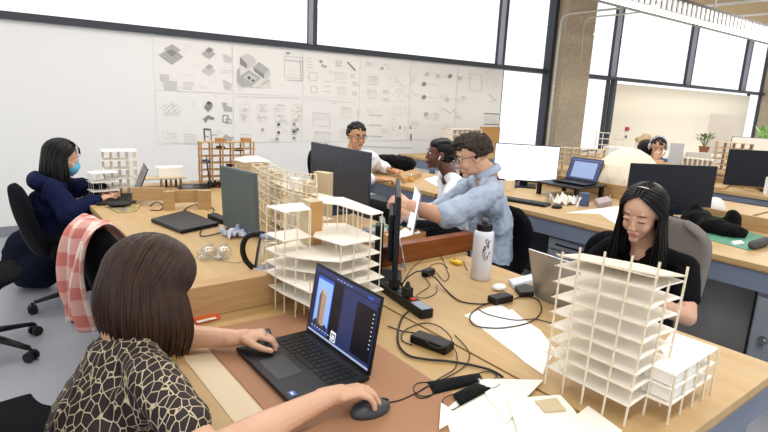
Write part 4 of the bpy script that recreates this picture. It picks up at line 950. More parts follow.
# chair side things: drawer unit, locker, bins, bags
dp = thing('drawer_unit', 'grey steel drawer unit under the laptop desk', 'drawer unit', (3.42, 2.03, 0))
MB().bb(3.21, 3.75, 1.83, 2.24, .01, .60).build('case', steel_grey, dp, world=True)
MB().bb(3.19, 3.21, 1.84, 2.23, .05, .50).build('lower_drawer', steel_grey, dp, world=True, bevel=.003)
d1 = MB().bb(3.19, 3.21, 1.84, 2.23, .515, .59).build('upper_drawer', steel_grey, dp, world=True, bevel=.003); MB().bb(3.183, 3.189, 1.90, 2.17, .545, .555).build('drawer_pull', black_pl, d1, world=True)
lk = thing('steel_locker', 'grey steel cabinet with a round lock at the right edge', 'cabinet', (3.4, .62, 0))
MB().bb(3.19, 3.7, .3, .93, .01, .60).build('case', steel_grey, lk, world=True)
dd = MB().bb(3.17, 3.188, .32, .92, .03, .58).build('door', steel_grey, lk, world=True, bevel=.003)
MB().tube([(3.155, .86, .36), (3.168, .86, .36)], .022, 20).tube([(3.145, .86, .36), (3.156, .86, .36)], .012, 16).build('lock', chrome, dd, world=True, smooth=False)
MB().bb(3.15, 3.169, .845, .875, .315, .34).build('padlock', chrome, dd, world=True, bevel=.003)
bn = thing('storage_bin', 'tall grey translucent storage panel under the green mat desk', 'bin', (3.6, 1.35, 0))
MB().bb(3.45, 3.47, 1.02, 1.66, .01, .60).build('front_panel', mat('smoky_panel', '#b3afa8', .4, var=(2, '#96959a')), bn, world=True)
MB().bb(3.47, 3.9, 1.02, 1.60, .01, .57).build('bin_body', mat('bin_dark', '#4a4b4f', .6), bn, world=True)
lump('black bag hanging beside the grey storage panel', 'hanging_bag', 'bag', [((3.50, .985, .50), (.05, .03, .13)), ((3.50, .985, .36), (.035, .025, .1))], black_fab, .01, .08, .01)
MB().bb(3.20, 3.22, 2.30, 3.05, .10, .62)
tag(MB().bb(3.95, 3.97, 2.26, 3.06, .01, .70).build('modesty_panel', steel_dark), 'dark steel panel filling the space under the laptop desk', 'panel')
lump('navy backpack on the floor behind the masked woman', 'backpack', 'backpack', [((.27, 4.62, .22), (.19, .15, .24)), ((.30, 4.50, .15), (.16, .10, .14))], mat('navy_canvas', '#0b1022', .9, spec=.2), .012, .1)
p = atz(58, 258, .3)
# pink scarf on the chair back
pink = bpy.data.materials.new('pink_checked_cloth'); pink.use_nodes = True; nt = pink.node_tree; N = nt.nodes; L = nt.links; bs = N['Principled BSDF']; bs.inputs['Roughness'].default_value = .9
uv = N.new('ShaderNodeTexCoord'); sp = N.new('ShaderNodeSeparateXYZ'); L.new(uv.outputs['UV'], sp.inputs[0])
def stripe(out, fr):
    m1 = N.new('ShaderNodeMath'); m1.operation = 'MULTIPLY'; m1.inputs[1].default_value = fr; L.new(out, m1.inputs[0])
    m2 = N.new('ShaderNodeMath'); m2.operation = 'PINGPONG'; m2.inputs[1].default_value = .5; L.new(m1.outputs[0], m2.inputs[0])
    m3 = N.new('ShaderNodeMath'); m3.operation = 'GREATER_THAN'; m3.inputs[1].default_value = .27; L.new(m2.outputs[0], m3.inputs[0]); return m3
s1, s2 = stripe(sp.outputs[0], 3), stripe(sp.outputs[1], 7)
ad = N.new('ShaderNodeMath'); ad.operation = 'ADD'; L.new(s1.outputs[0], ad.inputs[0]); L.new(s2.outputs[0], ad.inputs[1])
dv = N.new('ShaderNodeMath'); dv.operation = 'MULTIPLY'; dv.inputs[1].default_value = .5; L.new(ad.outputs[0], dv.inputs[0])
cr = N.new('ShaderNodeValToRGB'); cr.color_ramp.elements[0].color = lin('#e9d3c8'); cr.color_ramp.elements[1].color = lin('#cc7a6d'); e2 = cr.color_ramp.elements.new(.5); e2.color = lin('#dba79b')
L.new(dv.outputs[0], cr.inputs[0]); L.new(cr.outputs[0], bs.inputs['Base Color'])
def cloth(o_parent, label, path, width, n=26, cols=30, fold=.022):
    """drape a strip along a path (list of points), width along direction given per point"""
    Pp = spline(path, 8); b = MB(); rows = []
    for i, p in enumerate(Pp):
        u = i/(len(Pp)-1); row = []
        wv = width(u)
        for j in range(cols+1):
            v = j/cols-.5; f = fold*math.sin(v*22+u*5)*(.3+abs(u-.3)*1.4)+fold*.6*math.sin(v*9-u*7)
            row.append(p+wv*v+V((math.cos(.28), math.sin(.28), 0))*f*(1 if i else 0)+V((0, 0, .03*math.sin(v*6+1)*max(0, u-.8)*5)))
        rows.append(row)
    b.grid(rows); o = b.build('checked_scarf', pink, smooth=True)
    me = o.data; ul = me.uv_layers.new(name='UVMap'); nr = len(rows); nc = cols+1
    for l in me.loops:
        k = l.vertex_index; ul.data[l.index].uv = ((k % nc)/cols, (k//nc)/(nr-1))
    md = o.modifiers.new('t', 'SOLIDIFY'); md.thickness = .004
    return tag(o, label, 'scarf')
cx, cy = .70, 2.58; ca, sa = math.cos(.28), math.sin(.28)
def C2(x, y, z): return V((cx+x*ca-y*sa, cy+x*sa+y*ca, z))
cloth(None, 'pink and white checked scarf hanging over the black chair back', [C2(-.20, .02, .74), C2(-.26, .02, .86), C2(-.33, .0, .945), C2(-.41, -.02, .90), C2(-.435, .0, .76), C2(-.435, .02, .62), C2(-.42, .03, .50)], lambda u: V((-sa, ca, 0))*(.24-.13*max(0, u-.5)))
# ------------------------------------------------------------------ people
def rot(v, ax, a): return Matrix.Rotation(a, 3, ax) @ v
def hand(b, W, d, n, side, sc=1., curl=(18, 30, 22), thumb=(.6, .7, .25), spread=5):
    d = V(d).normalized(); n = V(n); n = (n-d*n.dot(d)).normalized(); t = n.cross(d)*side  # thumb side
    W = V(W)
    b.rc(W-d*.02*sc, .024*sc, W+d*.03*sc, .024*sc, wide=t, k=1.15)
    b.rc(W+d*.025*sc, .0165*sc, W+d*.078*sc, .0150*sc, wide=t, k=2.35)
    L = (.072, .082, .076, .058)
    for i in range(4):
        o = (.030, .010, -.010, -.029)[i]; base = W+d*(.078 if i < 3 else .070)*sc+t*o*sc
        dd = rot(d, n, math.radians((spread, spread*.2, -spread*.6, -spread*1.6)[i])*side*1.0)
        r = .0088*sc; p = base; ax = t*side*1.0
        for k, fr in enumerate((.46, .30, .24)):
            c = curl[k] if not isinstance(curl[0], (list, tuple)) else curl[i][k]
            a = n.cross(dd).normalized()
            dd = rot(dd, a, math.radians(c)); 
            if dd.dot(n) > rot(dd, a, 0.01).dot(n): pass
            q = p+dd*L[i]*fr*sc; b.rc(p, r, q, r*.92); p = q; r *= .92
    p = W+d*.028*sc+t*.026*sc; dd = (d*thumb[0]+t*thumb[1]-n*thumb[2]).normalized(); r = .0125*sc
    for k, l in enumerate((.036, .030, .024)):
        q = p+dd*l*sc; b.rc(p, r, q, r*.9); p = q; r *= .88; dd = (dd+d*.35).normalized()
def headM(H, yaw, pitch=0, roll=0):
    m = Matrix.Translation(V(H)) @ Matrix.Rotation(math.radians(yaw), 4, 'Z') @ Matrix.Rotation(math.radians(pitch), 4, 'Y') @ Matrix.Rotation(math.radians(roll), 4, 'X'); return m
def head(b, M, fem=False, sc=1.):
    R = M.to_3x3()
    def P(x, y, z): return M @ V((x*sc, y*sc, z*sc))
    def E(c, r): b.ell(P(*c), tuple(q*sc for q in r), R, n=18, h=12)
    E((-.015, 0, .03), (.093, .075, .085)); E((.022, 0, -.018), (.062, .060, .086)); E((.024, 0, -.066), (.050, .046 if fem else .051, .040))
    E((.062, 0, -.094), (.020, .022, .017)); E((.045, .030, -.035), (.032, .026, .030)); E((.045, -.030, -.035), (.032, .026, .030))
    b.rc(P(.077, 0, .012), .0065*sc, P(.093 if fem else .099, 0, -.030), (.0082 if fem else .0095)*sc); E((.092, .009, -.034), (.009, .007, .007)); E((.092, -.009, -.034), (.009, .007, .007))
    b.rc(P(.066 if fem else .068, -.030, .027), (.0095 if fem else .011)*sc, P(.066 if fem else .068, .030, .027), (.0095 if fem else .011)*sc); E((.074, 0, -.062), (.014, .024, .013))
    for s in (-1, 1): E((-.010, s*.076, -.008), (.020, .007, .031))
def face(M, root, fem=False, sc=1., brow='#2a1c16', lip='#b56a62', lids=None, skin=None, iris='#2b1a12'):
    R = M.to_3x3(); P = lambda x, y, z: M @ V((x*sc, y*sc, z*sc))
    ew = mat('eye_white', '#e9e4df', .3); ir = mat('iris_'+iris[1:], iris, .2); bm_ = mat('brow_'+brow[1:], brow, .8); lm = mat('lip_'+lip[1:], lip, .45)
    for s in (-1, 1):
        b = MB(); (None if lids else b.m(0)) and b.m(0).ell(P(.0735, s*.030, .004), (.010*sc, .0145*sc, .0065*sc), R, n=14, h=8).m(1).ell(P(.0825, s*.030, .004), (.0035*sc, .006*sc, .006*sc), R, n=10, h=6)
        if not lids: b.build('eye', [ew, ir], root, world=True, smooth=True)
        k = .0015 if lids else .0105
        b = MB().tube([P(.078, s*.046, .004), P(.0835, s*.038, k), P(.0855, s*.030, k+.0015), P(.084, s*.019, k-.002)], .0016*sc, 6); b.build('eyelash', bm_, root, world=True)
        if lids: MB().ell(P(.0735, s*.030, .006), (.0105*sc, .0165*sc, .0075*sc), R, n=14, h=8).build('eyelid', skin, root, world=True, smooth=True)
        t = .0024 if fem else .0036
        MB().tube([P(.074, s*.050, .026), P(.081, s*.038, .0315), P(.0845, s*.026, .030), P(.085, s*.015, .027)], [t*.6*sc, t*sc, t*sc, t*.8*sc], 6).build('eyebrow', bm_, root, world=True, smooth=True)
    b = MB(); b.rc(P(.0855, -.017, -.058), .0028*sc, P(.0905, 0, -.0565), .0048*sc).rc(P(.0905, 0, -.0565), .0048*sc, P(.0855, .017, -.058), .0028*sc)
    b.rc(P(.0850, -.014, -.0655), .003*sc, P(.0890, 0, -.067), .0058*sc).rc(P(.0890, 0, -.067), .0058*sc, P(.0850, .014, -.0655), .003*sc)
    b.build('lips', lm, root, world=True, remesh=.0016, sm=2)
def glasses(M, root, m, sc=1.):
    P = lambda x, y, z: M @ V((x*sc, y*sc, z*sc)); b = MB()
    for s in (-1, 1):
        pts = [P(.094-.010*abs(math.cos(a)) if math.cos(a)*s > 0 else .094, s*.032+.024*math.cos(a), .003+.017*math.sin(a)) for a in np.linspace(0, 2*PI, 19)]
        b.tube(pts, .0017*sc, 6, cap=False); b.tube([P(.086, s*.056, .008), P(.04, s*.080, .010), P(-.012, s*.083, .008), P(-.03, s*.082, -.008)], .0019*sc, 6)
    b.tube([P(.094, -.009, .008), P(.098, 0, .011), P(.094, .009, .008)], .0017*sc, 6)
    b.build('glasses', m, root, world=True, smooth=True)
def hairmat(name, a, b_, rough=.38): return mat(name, a, rough, var=(60, b_), stretch=(1, 1, .15), spec=.28)
def strands(M, root, m, n, L, az0=70, fl=0, curl=0., sc=1., seed=1, r=.0042, front=.62, jit=.012, part=.0, wave=.0, side=(1, 1), zlim=None, name='hair'):
    rg = random.Random(seed); b = MB(); c0 = V((-.018, 0, .026)); rad = V((.101, .086, .094))
    R = M.to_3x3()
    for i in range(n):
        s = -1 if i % 2 else 1; u = rg.random()
        st = V((front+(-.6-front)*u, .03*s+part, .85)).normalized()
        az = math.radians((az0+(180-az0)*(u**.85)))*s; tg = V((math.cos(az), math.sin(az), -.12)).normalized()
        k = 1.0+rg.uniform(0, .07); pts = []; om = math.acos(max(-1, min(1, st.dot(tg))))
        for j in range(8):
            t = j/7; d = (st*math.sin((1-t)*om)+tg*math.sin(t*om))/math.sin(om); d.normalize()
            pts.append(M @ ((c0+V((d.x*rad.x, d.y*rad.y, d.z*rad.z))*k)*sc))
        out = (R @ V((tg.x, tg.y, 0))).normalized(); out.z = 0; p = pts[-1].copy(); l = L*(side[0] if s > 0 else side[1])*rg.uniform(.88, 1.05); nn = 7; ph = rg.uniform(0, 6)
        dr = V((rg.uniform(-1, 1), rg.uniform(-1, 1), 0))*jit
        for j in range(1, nn+1):
            t = j/nn
            pts.append(p+V((0, 0, -l*t))+out*(fl*math.sin(t*PI*.8)-curl*t*t)+dr*t+out.cross(V((0, 0, 1)))*wave*math.sin(t*7+ph))
        rr_ = r*sc*rg.uniform(.7, 1.25); N_ = len(pts)
        b.tube(pts, [rr_*(1 if q < N_-3 else (N_-q)/4+.1) for q in range(N_)], 5, flat=.6)
    return b.build(name, m, root, world=True, smooth=True)
def cap(M, root, m, sc=1., extra=(), name='scalp_hair', rm=.004, disp=0, thick=1.0, low=-.01):
    b = MB(); R = M.to_3x3(); P = lambda x, y, z: M @ V((x*sc, y*sc, z*sc))
    def E(c, r): b.ell(P(*c), tuple(q*sc for q in r), R, n=20, h=12)
    E((-.026, 0, .040), (.093*thick, .080*thick, .084*thick)); E((-.050, 0, low), (.066, .070, .060))
    for c, r in extra: E(c, r)
    return b.build(name, m, root, world=True, remesh=rm, sm=2, disp=disp, dscale=.02)
def curls(M, root, m, n, r0, r1, zmin, xmax, seed=3, sc=1., lift=1.06, name='hair', disp=.003):
    rg = random.Random(seed); b = MB(); R = M.to_3x3(); c0 = V((-.018, 0, .030)); rad = V((.092, .077, .086))*lift
    b.ell(M @ (V((-.024, 0, .040))*sc), tuple(q*sc for q in (.090, .077, .080)), R, n=20, h=12)
    k = 0
    while k < n:
        d = V((rg.gauss(0, 1), rg.gauss(0, 1), rg.gauss(0, 1))).normalized(); p = c0+V((d.x*rad.x, d.y*rad.y, d.z*rad.z))
        if p.z < zmin+(.05 if p.x > .02 else 0) or p.x > xmax: continue
        if p.x > -.0 and p.z < .062: continue
        r = rg.uniform(r0, r1); b.ell(M @ (p*sc), (r, r, r*.9), None, n=8, h=6); k += 1
    return b.build(name, m, root, world=True, remesh=.0035, sm=1, disp=disp, dscale=.012)
def person(label, J, skin, shirt, pants, group=None, g=1., vox=.005, sleeve=1.0, cuffr=1.25, arm=1., shirt_disp=.006, legs=True, neckline=.0, shirt_name='shirt', hr=.002, fem=False, hsc=1., chest=1., shoe=black_rub, sleeve_full=True):
    loc = V((J['pelvis'].x, J['pelvis'].y, 0)); t = thing('person', label, 'person', loc)
    b = MB(); S = (J['shL']-J['shR']).normalized(); N = J['neck']; Pv = J['pelvis']; C = J['chest']
    def torso(b, k):
        b.rc(Pv, .125*g*k, Pv.lerp(C, .5), .112*g*k, wide=S, k=1.32); b.rc(Pv.lerp(C, .5), .112*g*k, C, .118*g*k*chest, wide=S, k=1.32)
        up = N.lerp(C, .35); b.rc(C, .115*g*k*chest, up, .075*g*k, wide=S, k=1.5)
        for s in ('shL', 'shR'): b.rc(N-V((0, 0, .025)), .045*g*k, J[s], .058*g*k); b.rc(C, .09*g*k, J[s]-V((0, 0, .04)), .06*g*k)
    torso(b, .90)
    M = J['M']; hb = M @ V((-.022*hsc, 0, -.05*hsc))
    b.rc(hb, .052*g, N, .060*g); b.rc(N, .055*g, N-V((0, 0, .05)), .06*g)
    head(b, M, fem, hsc)
    for s, sd in (('L', -1), ('R', 1)):
        b.chain([J['sh'+s], J['el'+s]], [.047*g*arm, .040*g*arm]); mid = J['el'+s].lerp(J['wr'+s], .35)
        b.chain([J['el'+s], mid, J['wr'+s]], [.039*g*arm, .040*g*arm, .026*g*arm])
        hd = J.get('hand'+s, {}); hand(b, J['wr'+s], hd.get('d', J['wr'+s]-J['el'+s]), hd.get('n', (0, 0, 1)), sd*1.0 if True else 0, sc=hd.get('sc', 1.)*(.95 if fem else 1.03), curl=hd.get('curl', (22, 32, 24)), thumb=hd.get('thumb', (.6, .7, .25)), spread=hd.get('spread', 5))
        if legs:
            b.chain([J['hip'+s], J['kn'+s], J['an'+s]], [.078*g, .055*g, .038*g]); b.rc(J['an'+s], .036*g, J['an'+s]+J['fwd']*.13-V((0, 0, .05)), .028*g)
    b.build('body', skin, t, world=True, remesh=vox, sm=2 if vox < .004 else 1)
    b = MB(); torso(b, 1.04)
    for s in ('L', 'R'):
        if sleeve <= 1: b.rc(J['sh'+s], .060*g*arm, J['sh'+s].lerp(J['el'+s], sleeve), .046*g*arm*cuffr)
        else:
            b.rc(J['sh'+s], .060*g*arm, J['el'+s], .050*g*arm*cuffr*.95); q = J['el'+s].lerp(J['wr'+s], sleeve-1); b.rc(J['el'+s], .050*g*arm*cuffr*.95, q, (.047-.012*(sleeve-1))*g*arm*cuffr)
    o = b.build(shirt_name, shirt, t, world=True, remesh=.007, sm=3, disp=shirt_disp, dscale=.05)
    if legs:
        b = MB(); b.rc(Pv+S*.05, .13*g, Pv-S*.05, .13*g)
        for s in ('L', 'R'): b.chain([J['hip'+s], J['kn'+s], J['an'+s]+V((0, 0, .03))], [.090*g, .068*g, .056*g])
        b.build('trousers', pants, t, world=True, remesh=.011, sm=2, disp=.006, dscale=.08)
        for s in ('L', 'R'): MB().rc(J['an'+s]-V((0, 0, .045)), .04, J['an'+s]+J['fwd']*.15-V((0, 0, .05)), .034).build('shoe', shoe, t, world=True, smooth=True)
    return t, M
def seated(pel, yaw, spread=.11, knee=.42, kz=.50, foot=.05):
    f = V((math.cos(math.radians(yaw)), math.sin(math.radians(yaw)), 0)); l = V((-f.y, f.x, 0)); pel = V(pel); J = {'pelvis': pel, 'fwd': f}
    for s, k in (('L', 1), ('R', -1)):
        J['hip'+s] = pel+l*k*spread*.8; q = pel+l*k*spread*1.3+f*knee; q.z = kz; J['kn'+s] = q; a = q+f*foot; a.z = .085; J['an'+s] = a
    return J
# ---- patterned shirt of the near woman
pm = bpy.data.materials.new('leopard_print_cloth'); pm.use_nodes = True; nt = pm.node_tree; N = nt.nodes; L = nt.links; bs = N['Principled BSDF']; bs.inputs['Roughness'].default_value = .7
tc = N.new('ShaderNodeTexCoord'); mp = N.new('ShaderNodeMapping'); mp.inputs['Scale'].default_value = (1.3, 1.3, .75); L.new(tc.outputs['Object'], mp.inputs[0])
nz = N.new('ShaderNodeTexNoise'); nz.inputs['Scale'].default_value = 22; mx = N.new('ShaderNodeMix'); mx.data_type = 'RGBA'; mx.inputs[0].default_value = .010; L.new(mp.outputs[0], nz.inputs['Vector']); L.new(mp.outputs[0], mx.inputs[6]); L.new(nz.outputs['Color'], mx.inputs[7])
vo = N.new('ShaderNodeTexVoronoi'); vo.feature = 'DISTANCE_TO_EDGE'; vo.inputs['Scale'].default_value = 40; vo.inputs['Randomness'].default_value = .8; L.new(mx.outputs[2], vo.inputs['Vector'])
cr = N.new('ShaderNodeValToRGB'); cr.color_ramp.elements[0].position = .028; cr.color_ramp.elements[1].position = .055; cr.color_ramp.elements[0].color = lin('#c4b495'); cr.color_ramp.elements[1].color = lin('#221615')
L.new(vo.outputs['Distance'], cr.inputs[0]); L.new(cr.outputs[0], bs.inputs['Base Color'])
J = seated((.10, 1.31, .50), 0); 
J.update(chest=V((.19, 1.31, .73)), neck=V((.25, 1.325, .925)), shR=V((.265, 1.155, .875)), shL=V((.28, 1.49, .87)), elR=V((.315, .955, .785)), wrR=V((.615, .98, .806)), elL=V((.36, 1.55, .795)), wrL=V((.555, 1.405, .798)), M=headM((.322, 1.345, 1.015), 11, 22, 0))
J['handR'] = dict(d=(.98, -.30, .06), curl=(24, 36, 26), n=(.06, .15, 1), thumb=(.75, .6, .45), spread=7)
J['handL'] = dict(d=(.92, -.40, .10), curl=((26, 44, 20), (30, 40, 20), (36, 40, 24), (44, 40, 24)), n=(.0, .1, 1), thumb=(.8, .55, .5), spread=6)
dkpants = mat('dark_trousers', '#10121a', .9, spec=.2); 
t, M = person('person with a brown bob and brown and cream patterned shirt, typing and holding a mouse', J, skin_g, pm, dkpants, g=.92, vox=.0034, sleeve=.62, cuffr=1.3, fem=True, shirt_disp=.004, shirt_name='patterned_shirt')
hb_ = hairmat('brown_hair', '#2c1b12', '#3d281b', .45)
cap(M, t, hb_, extra=[((-.03, 0, -.045), (.045, .066, .07))], thick=1.03)
strands(M, t, hb_, 1100, .165, az0=60, fl=.024, curl=.02, seed=2, r=.0046, front=.72, jit=.010, sc=1.04)
# ---- masked woman
J = seated((.36, 4.08, .50), -3)
H = w(63, 158, 3.5)
J.update(chest=V((.35, 4.07, .72)), neck=H+V((-.065, 0, -.14)), shR=V((.37, 3.91, .85)), shL=V((.38, 4.23, .84)), elR=w(70, 213, 3.38), wrR=w(97, 201, 3.50), elL=V((.55, 4.22, .79)), wrL=V((.68, 4.02, .795)), M=headM(H, -2, 14, 0))
navy_c = mat('navy_hoodie', '#10183a', .95, spec=.2, bump=(90, .2))
t, M = person('person with long black hair, navy hoodie and blue face mask, at the far left table', J, skin_l, navy_c, dkpants, g=.90, vox=.004, sleeve=1.88, cuffr=1.55, arm=1.1, fem=True, shirt_disp=.012, shirt_name='hoodie')
bh = hairmat('black_hair', '#070606', '#0f0d0d', .32)
cap(M, t, bh, extra=[((-.05, 0, -.07), (.045, .06, .07))])
strands(M, t, bh, 420, .20, az0=72, fl=.01, curl=.0, seed=5, r=.005, front=.66, jit=.02)
for k in range(9): P = lambda x, y, z: M @ V((x, y, z)); MB().tube([P(.02, -.04+k*.01, .12), P(.075, -.045+k*.011, .085), P(.088, -.05+k*.0125, .045)], [.005, .006, .002], 5, flat=.5).build('fringe_lock', bh, t, world=True, smooth=True)
face(M, t, fem=True, skin=skin_l)
R = M.to_3x3(); b = MB(); b.ell(M @ V((.055, 0, -.052)), (.047, .055, .052), R, n=22, h=14); b.ell(M @ V((.083, 0, -.035)), (.025, .026, .03), R)
b.build('blue_mask', mat('surgical_blue', '#63b3dd', .7, bump=(60, .1)), t, world=True, remesh=.003, sm=4)
for s in (-1, 1): MB().tube([M @ V((.06, s*.05, -.025)), M @ V((.02, s*.072, -.01)), M @ V((-.01, s*.086, .01)), M @ V((-.012, s*.084, -.03)), M @ V((.04, s*.056, -.07))], .0018, 5).build('mask_loop', white_pl, t, world=True)
MB().rc(J['neck']+V((-.09, -.07, .0)), .055, J['neck']+V((-.09, .07, .0)), .055).rc(J['neck']+V((-.06, -.1, .0)), .04, J['neck']+V((.04, -.09, -.03)), .035).rc(J['neck']+V((-.06, .1, .0)), .04, J['neck']+V((.04, .09, -.03)), .035).build('hood', navy_c, t, world=True, remesh=.008, sm=4, disp=.006)
# ---- woman in black on the right
J = seated((2.36, 1.12, .50), 176)
H = w(642, 213, 2.28)
J.update(chest=V((2.35, 1.11, .71)), neck=H+V((.075, .012, -.145)), shL=V((2.32, .945, .865)), shR=V((2.32, 1.28, .865)), elL=V((2.20, .86, .70)), wrL=V((1.99, .98, .79)), elR=V((2.17, 1.36, .72)), wrR=V((1.98, 1.2, .79)), M=headM(H, 186, 19, -4))
blk_top = mat('black_top', '#0b0b0d', .9, spec=.15)
t, M = person('person with long straight black hair and black top, looking down behind the grey laptop', J, skin_g, blk_top, dkpants, g=.88, vox=.0034, sleeve=.6, cuffr=1.3, fem=True, shirt_disp=.004, shirt_name='black_top')
cap(M, t, bh)
strands(M, t, bh, 620, .27, az0=66, fl=.0, curl=-.02, seed=8, r=.0045, front=.70, jit=.022)
face(M, t, fem=True, lids=True, skin=skin_g, lip='#b8736a')
MB().tube([M @ V((.0, .03, .118)), M @ V((.01, .0, .126)), M @ V((.0, -.03, .118))], .006, 6, flat=.4).build('hair_clip', mat('clip_white', '#e6e2da', .3), t, world=True, smooth=True)
# ---- man in the blue shirt
J = seated((2.46, 2.10, .52), 165, knee=.40)
H = w(472, 156, 3.05)
J.update(chest=V((2.43, 2.12, .82)), neck=H+V((.08, -.05, -.10)), shL=V((2.24, 1.965, 1.005)), shR=V((2.44, 2.29, 1.005)), elL=V((1.955, 2.02, .895)), wrL=w(410, 205, 2.88), elR=V((2.28, 2.42, .80)), wrR=V((2.02, 2.34, .86)), M=headM(H, 145, 20, 0))
J['handL'] = dict(n=(-.2, -.5, .8), curl=(35, 45, 30)); J['handR'] = dict(n=(.1, -.2, 1), curl=(35, 45, 30))
denim = mat('pale_blue_cotton', '#a4b3c8', .85, var=(14, '#b2bfd2'), bump=(120, .1))
t, M = person('person with curly brown hair, glasses and pale blue shirt, elbow raised above the reddish board', J, skin_l, denim, dkpants, g=1.06, vox=.0038, sleeve=.92, cuffr=1.42, arm=1.08, shirt_disp=.010, shirt_name='blue_shirt')
ch_ = mat('curly_brown_hair', '#261a13', .75, var=(40, '#36271d'))
curls(M, t, ch_, 420, .008, .016, -.005, .085, seed=4, lift=1.08)
c2 = MB(); rg = random.Random(9)
for k in range(150):
    a = rg.uniform(0, 2*PI); q = rg.uniform(0, 1); p = V((.02+.062*math.cos(a)*q, .055*math.sin(a)*q, .115-.03*q*q+rg.uniform(-.006, .012))); c2.ell(M @ p, (.014, .014, .012), None, n=8, h=6)
c2.build('curly_top', ch_, t, world=True, remesh=.0035, sm=1, disp=.003, dscale=.012)
face(M, t, skin=skin_l, brow='#3a281d'); glasses(M, t, mat('dark_frame', '#1b1d24', .3))
nk = J['neck']; f = V((-.8, .6, 0)); l = V((-.6, -.8, 0))
MB().tube([nk+V((0, 0, .012))+f*(.060*math.cos(a))*1.05+l*(.066*math.sin(a))+V((0, 0, .008-.03*math.cos(a))) for a in np.linspace(.25, 2*PI-.25, 19)], .0095, 10, flat=2.4).build('collar', denim, t, world=True, smooth=True)
wr_ = J['wrL']; dv_ = (J['elL']-wr_).normalized(); 
b = MB().tube([wr_+dv_*.015, wr_+dv_*.033], .031, 20); b.build('wristwatch', black_rub, t, world=True)
# ---- woman in the white shirt
J = seated((2.98, 2.86, .50), 150)
H = w(439, 154, 4.0)
J.update(chest=V((2.90, 2.86, .74)), neck=H+V((.07, -.05, -.14)), shL=V((2.745, 2.74, .925)), shR=V((2.93, 3.06, .92)), elL=w(442, 215, 3.75), wrL=w(414, 208, 3.62), elR=w(446, 212, 4.1), wrR=w(419, 209, 3.9), M=headM(H, 146, -2, 0))
wsh = mat('white_cotton', '#e9ebf1', .8, bump=(60, .1))
t, M = person('person with black hair tied back, white shirt and white earphone, behind the man in blue', J, skin_d, wsh, dkpants, g=.93, vox=.0042, sleeve=1.85, cuffr=1.4, fem=True, shirt_disp=.008, shirt_name='white_shirt')
cap(M, t, bh, extra=[((-.108, 0, .0), (.038, .042, .038)), ((.002, 0, .066), (.074, .070, .052)), ((-.03, 0, .01), (.05, .080, .05))], thick=1.01)
face(M, t, fem=True, skin=skin_d, lip='#6b3a35', brow='#120c0a')
MB().rc(M @ V((.004, .085, -.012)), .006, M @ V((.012, .085, -.035)), .0035).build('earphone', white_pl, t, world=True, smooth=True)
# ---- man at the back
J = seated((2.73, 4.14, .50), 285)
H = w(357, 136, 4.8)
J.update(chest=V((2.74, 4.12, .76)), neck=H+V((.0, .06, -.14)), shL=V((2.93, 4.06, .95)), shR=V((2.56, 4.03, .95)), elL=V((3.03, 4.05, .80)), wrL=V((3.07, 3.86, .80)), elR=V((2.70, 3.84, .80)), wrR=V((2.93, 3.74, .80)), M=headM(H, 262, 6, 0))
J['wrL'] = atz(394, 171, .80); J['wrR'] = atz(381, 180, .80); J['elR'] = J['wrR']+V((-.24, .04, .02)); J['elL'] = J['wrL']+V((-.02, .25, .02))
J['handL'] = dict(d=(.5, -.85, 0)); J['handR'] = dict(d=(1, -.2, 0))
t, M = person('person with short black hair, glasses and white shirt, behind the large black monitor', J, skin_m, wsh, mat('black_trousers', '#0f1013', .9), g=1.0, vox=.0045, sleeve=1.5, cuffr=1.45, shirt_disp=.008, shirt_name='white_shirt')
curls(M, t, bh, 260, .008, .013, .0, .083, seed=14, lift=1.04, disp=.002)
face(M, t, skin=skin_m, brow='#100c0a', lip='#a0625a'); glasses(M, t, mat('thin_frame', '#2a2a2e', .3))
wr_ = J['wrL']; dv_ = (J['elL']-wr_).normalized(); MB().tube([wr_+dv_*.015, wr_+dv_*.03], .031, 18).build('wristwatch', black_rub, t, world=True)
# ---- far people
H = w(658, 147, 6.4)
J = seated((H.x+.2, H.y+.1, .52), 205)
J.update(chest=V((H.x+.17, H.y+.08, .75)), neck=H+V((.08, .05, -.13)), shL=V((H.x+.17, H.y-.1, .86)), shR=V((H.x+.0, H.y+.22, .86)), elL=V((H.x-.12, H.y-.12, .79)), wrL=H+V((-.12, -.06, -.15)), elR=V((H.x-.15, H.y+.2, .79)), wrR=V((H.x-.3, H.y+.05, .79)), M=headM(H, 214, 20, 0))
J['handL'] = dict(d=(.1, .1, 1), n=(-1, -.2, 0), curl=(40, 40, 30))
bsh = mat('mid_blue_shirt', '#3d5f96', .85)
t, M = person('person with short dark hair, headphones and blue shirt, chin on hand at the far desk', J, skin_l, bsh, dkpants, g=.98, vox=.006, sleeve=1.4, cuffr=1.35, shirt_name='blue_shirt')
curls(M, t, bh, 160, .009, .014, .0, .083, seed=24, lift=1.04, disp=.002)
face(M, t, skin=skin_l)
b = MB(); b.tube([M @ V((-.01, .09*math.cos(a), .02+.105*math.sin(a))) for a in np.linspace(.15, PI-.15, 15)], .008, 8)
for s in (-1, 1): b.ell(M @ V((-.008, s*.092, -.0)), (.033, .017, .04), M.to_3x3())
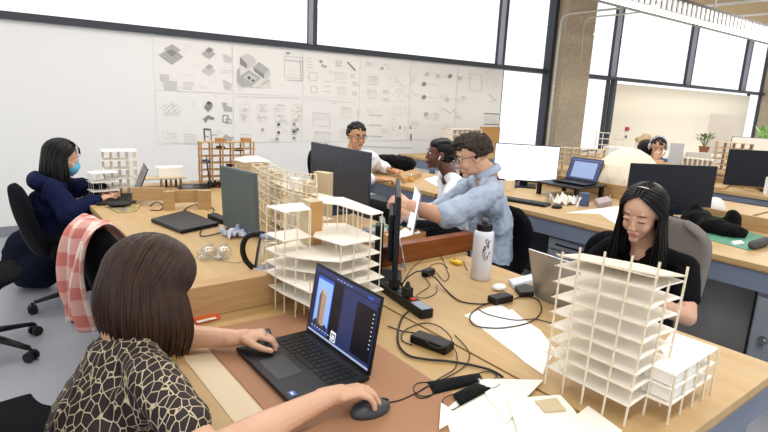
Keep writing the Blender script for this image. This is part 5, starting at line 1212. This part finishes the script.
b.build('headphones', mat('headphone_grey', '#b9c1cf', .4), t, world=True, smooth=True)
H = w(645, 150, 6.65)
J = seated((H.x, H.y-.05, .50), 250)
J.update(chest=V((H.x, H.y-.03, .72)), neck=H+V((0, .02, -.14)), shL=V((H.x+.16, H.y-.05, .85)), shR=V((H.x-.16, H.y+.02, .85)), elL=V((H.x+.15, H.y-.2, .79)), wrL=V((H.x, H.y-.35, .79)), elR=V((H.x-.2, H.y-.15, .79)), wrR=V((H.x-.12, H.y-.35, .79)), M=headM(H, 60, 10, 0))
t, M = person('person with long black hair seen from behind, beside the one with headphones', J, skin_l, blk_top, dkpants, g=.88, vox=.007, sleeve=1.2, cuffr=1.3, fem=True, shirt_name='dark_top')
cap(M, t, bh); strands(M, t, bh, 200, .22, az0=70, seed=31, r=.007, jit=.02)
# ------------------------------------------------------------------ light
wd = bpy.data.worlds.new('World'); SC.world = wd; wd.use_nodes = True
bg = wd.node_tree.nodes['Background']; bg.inputs[0].default_value = (.93, .965, 1, 1); bg.inputs[1].default_value = 1.3
def area(name, loc, sx, sy, power, col=(1, .97, .92), rot=(0, 0, 0)):
    l = bpy.data.lights.new(name, 'AREA'); l.shape = 'RECTANGLE'; l.size = sx; l.size_y = sy; l.energy = power; l.color = col
    o = bpy.data.objects.new(name, l); COL.objects.link(o); o.location = loc; o.rotation_euler = rot
for i, (x, y) in enumerate(((.5, 0), (3.2, 0), (.5, 3.2), (3.4, 3.2), (7, 1.5), (12, 3), (6.8, 3.6))):
    area('overhead_fill', (x, y, 3.45), 2.6, .3, 40, (1, .985, .965))  # unseen area lights overhead, added for even brightness
area('overhead_fill', (14, 3.5, 3.45), 6, .4, 240, (1, .97, .92))  # added at the far right to brighten the cream wall
area('overhead_fill', (2.5, 4.6, 3.45), 5, .3, 30, (1, .985, .965))  # extra unseen light, added to lift the back wall
vs = SC.view_settings; SC.display_settings.display_device = 'sRGB'
vs.view_transform = 'Standard'; vs.look = 'None'; vs.gamma = 1; vs.use_curve_mapping = False; vs.exposure = 0
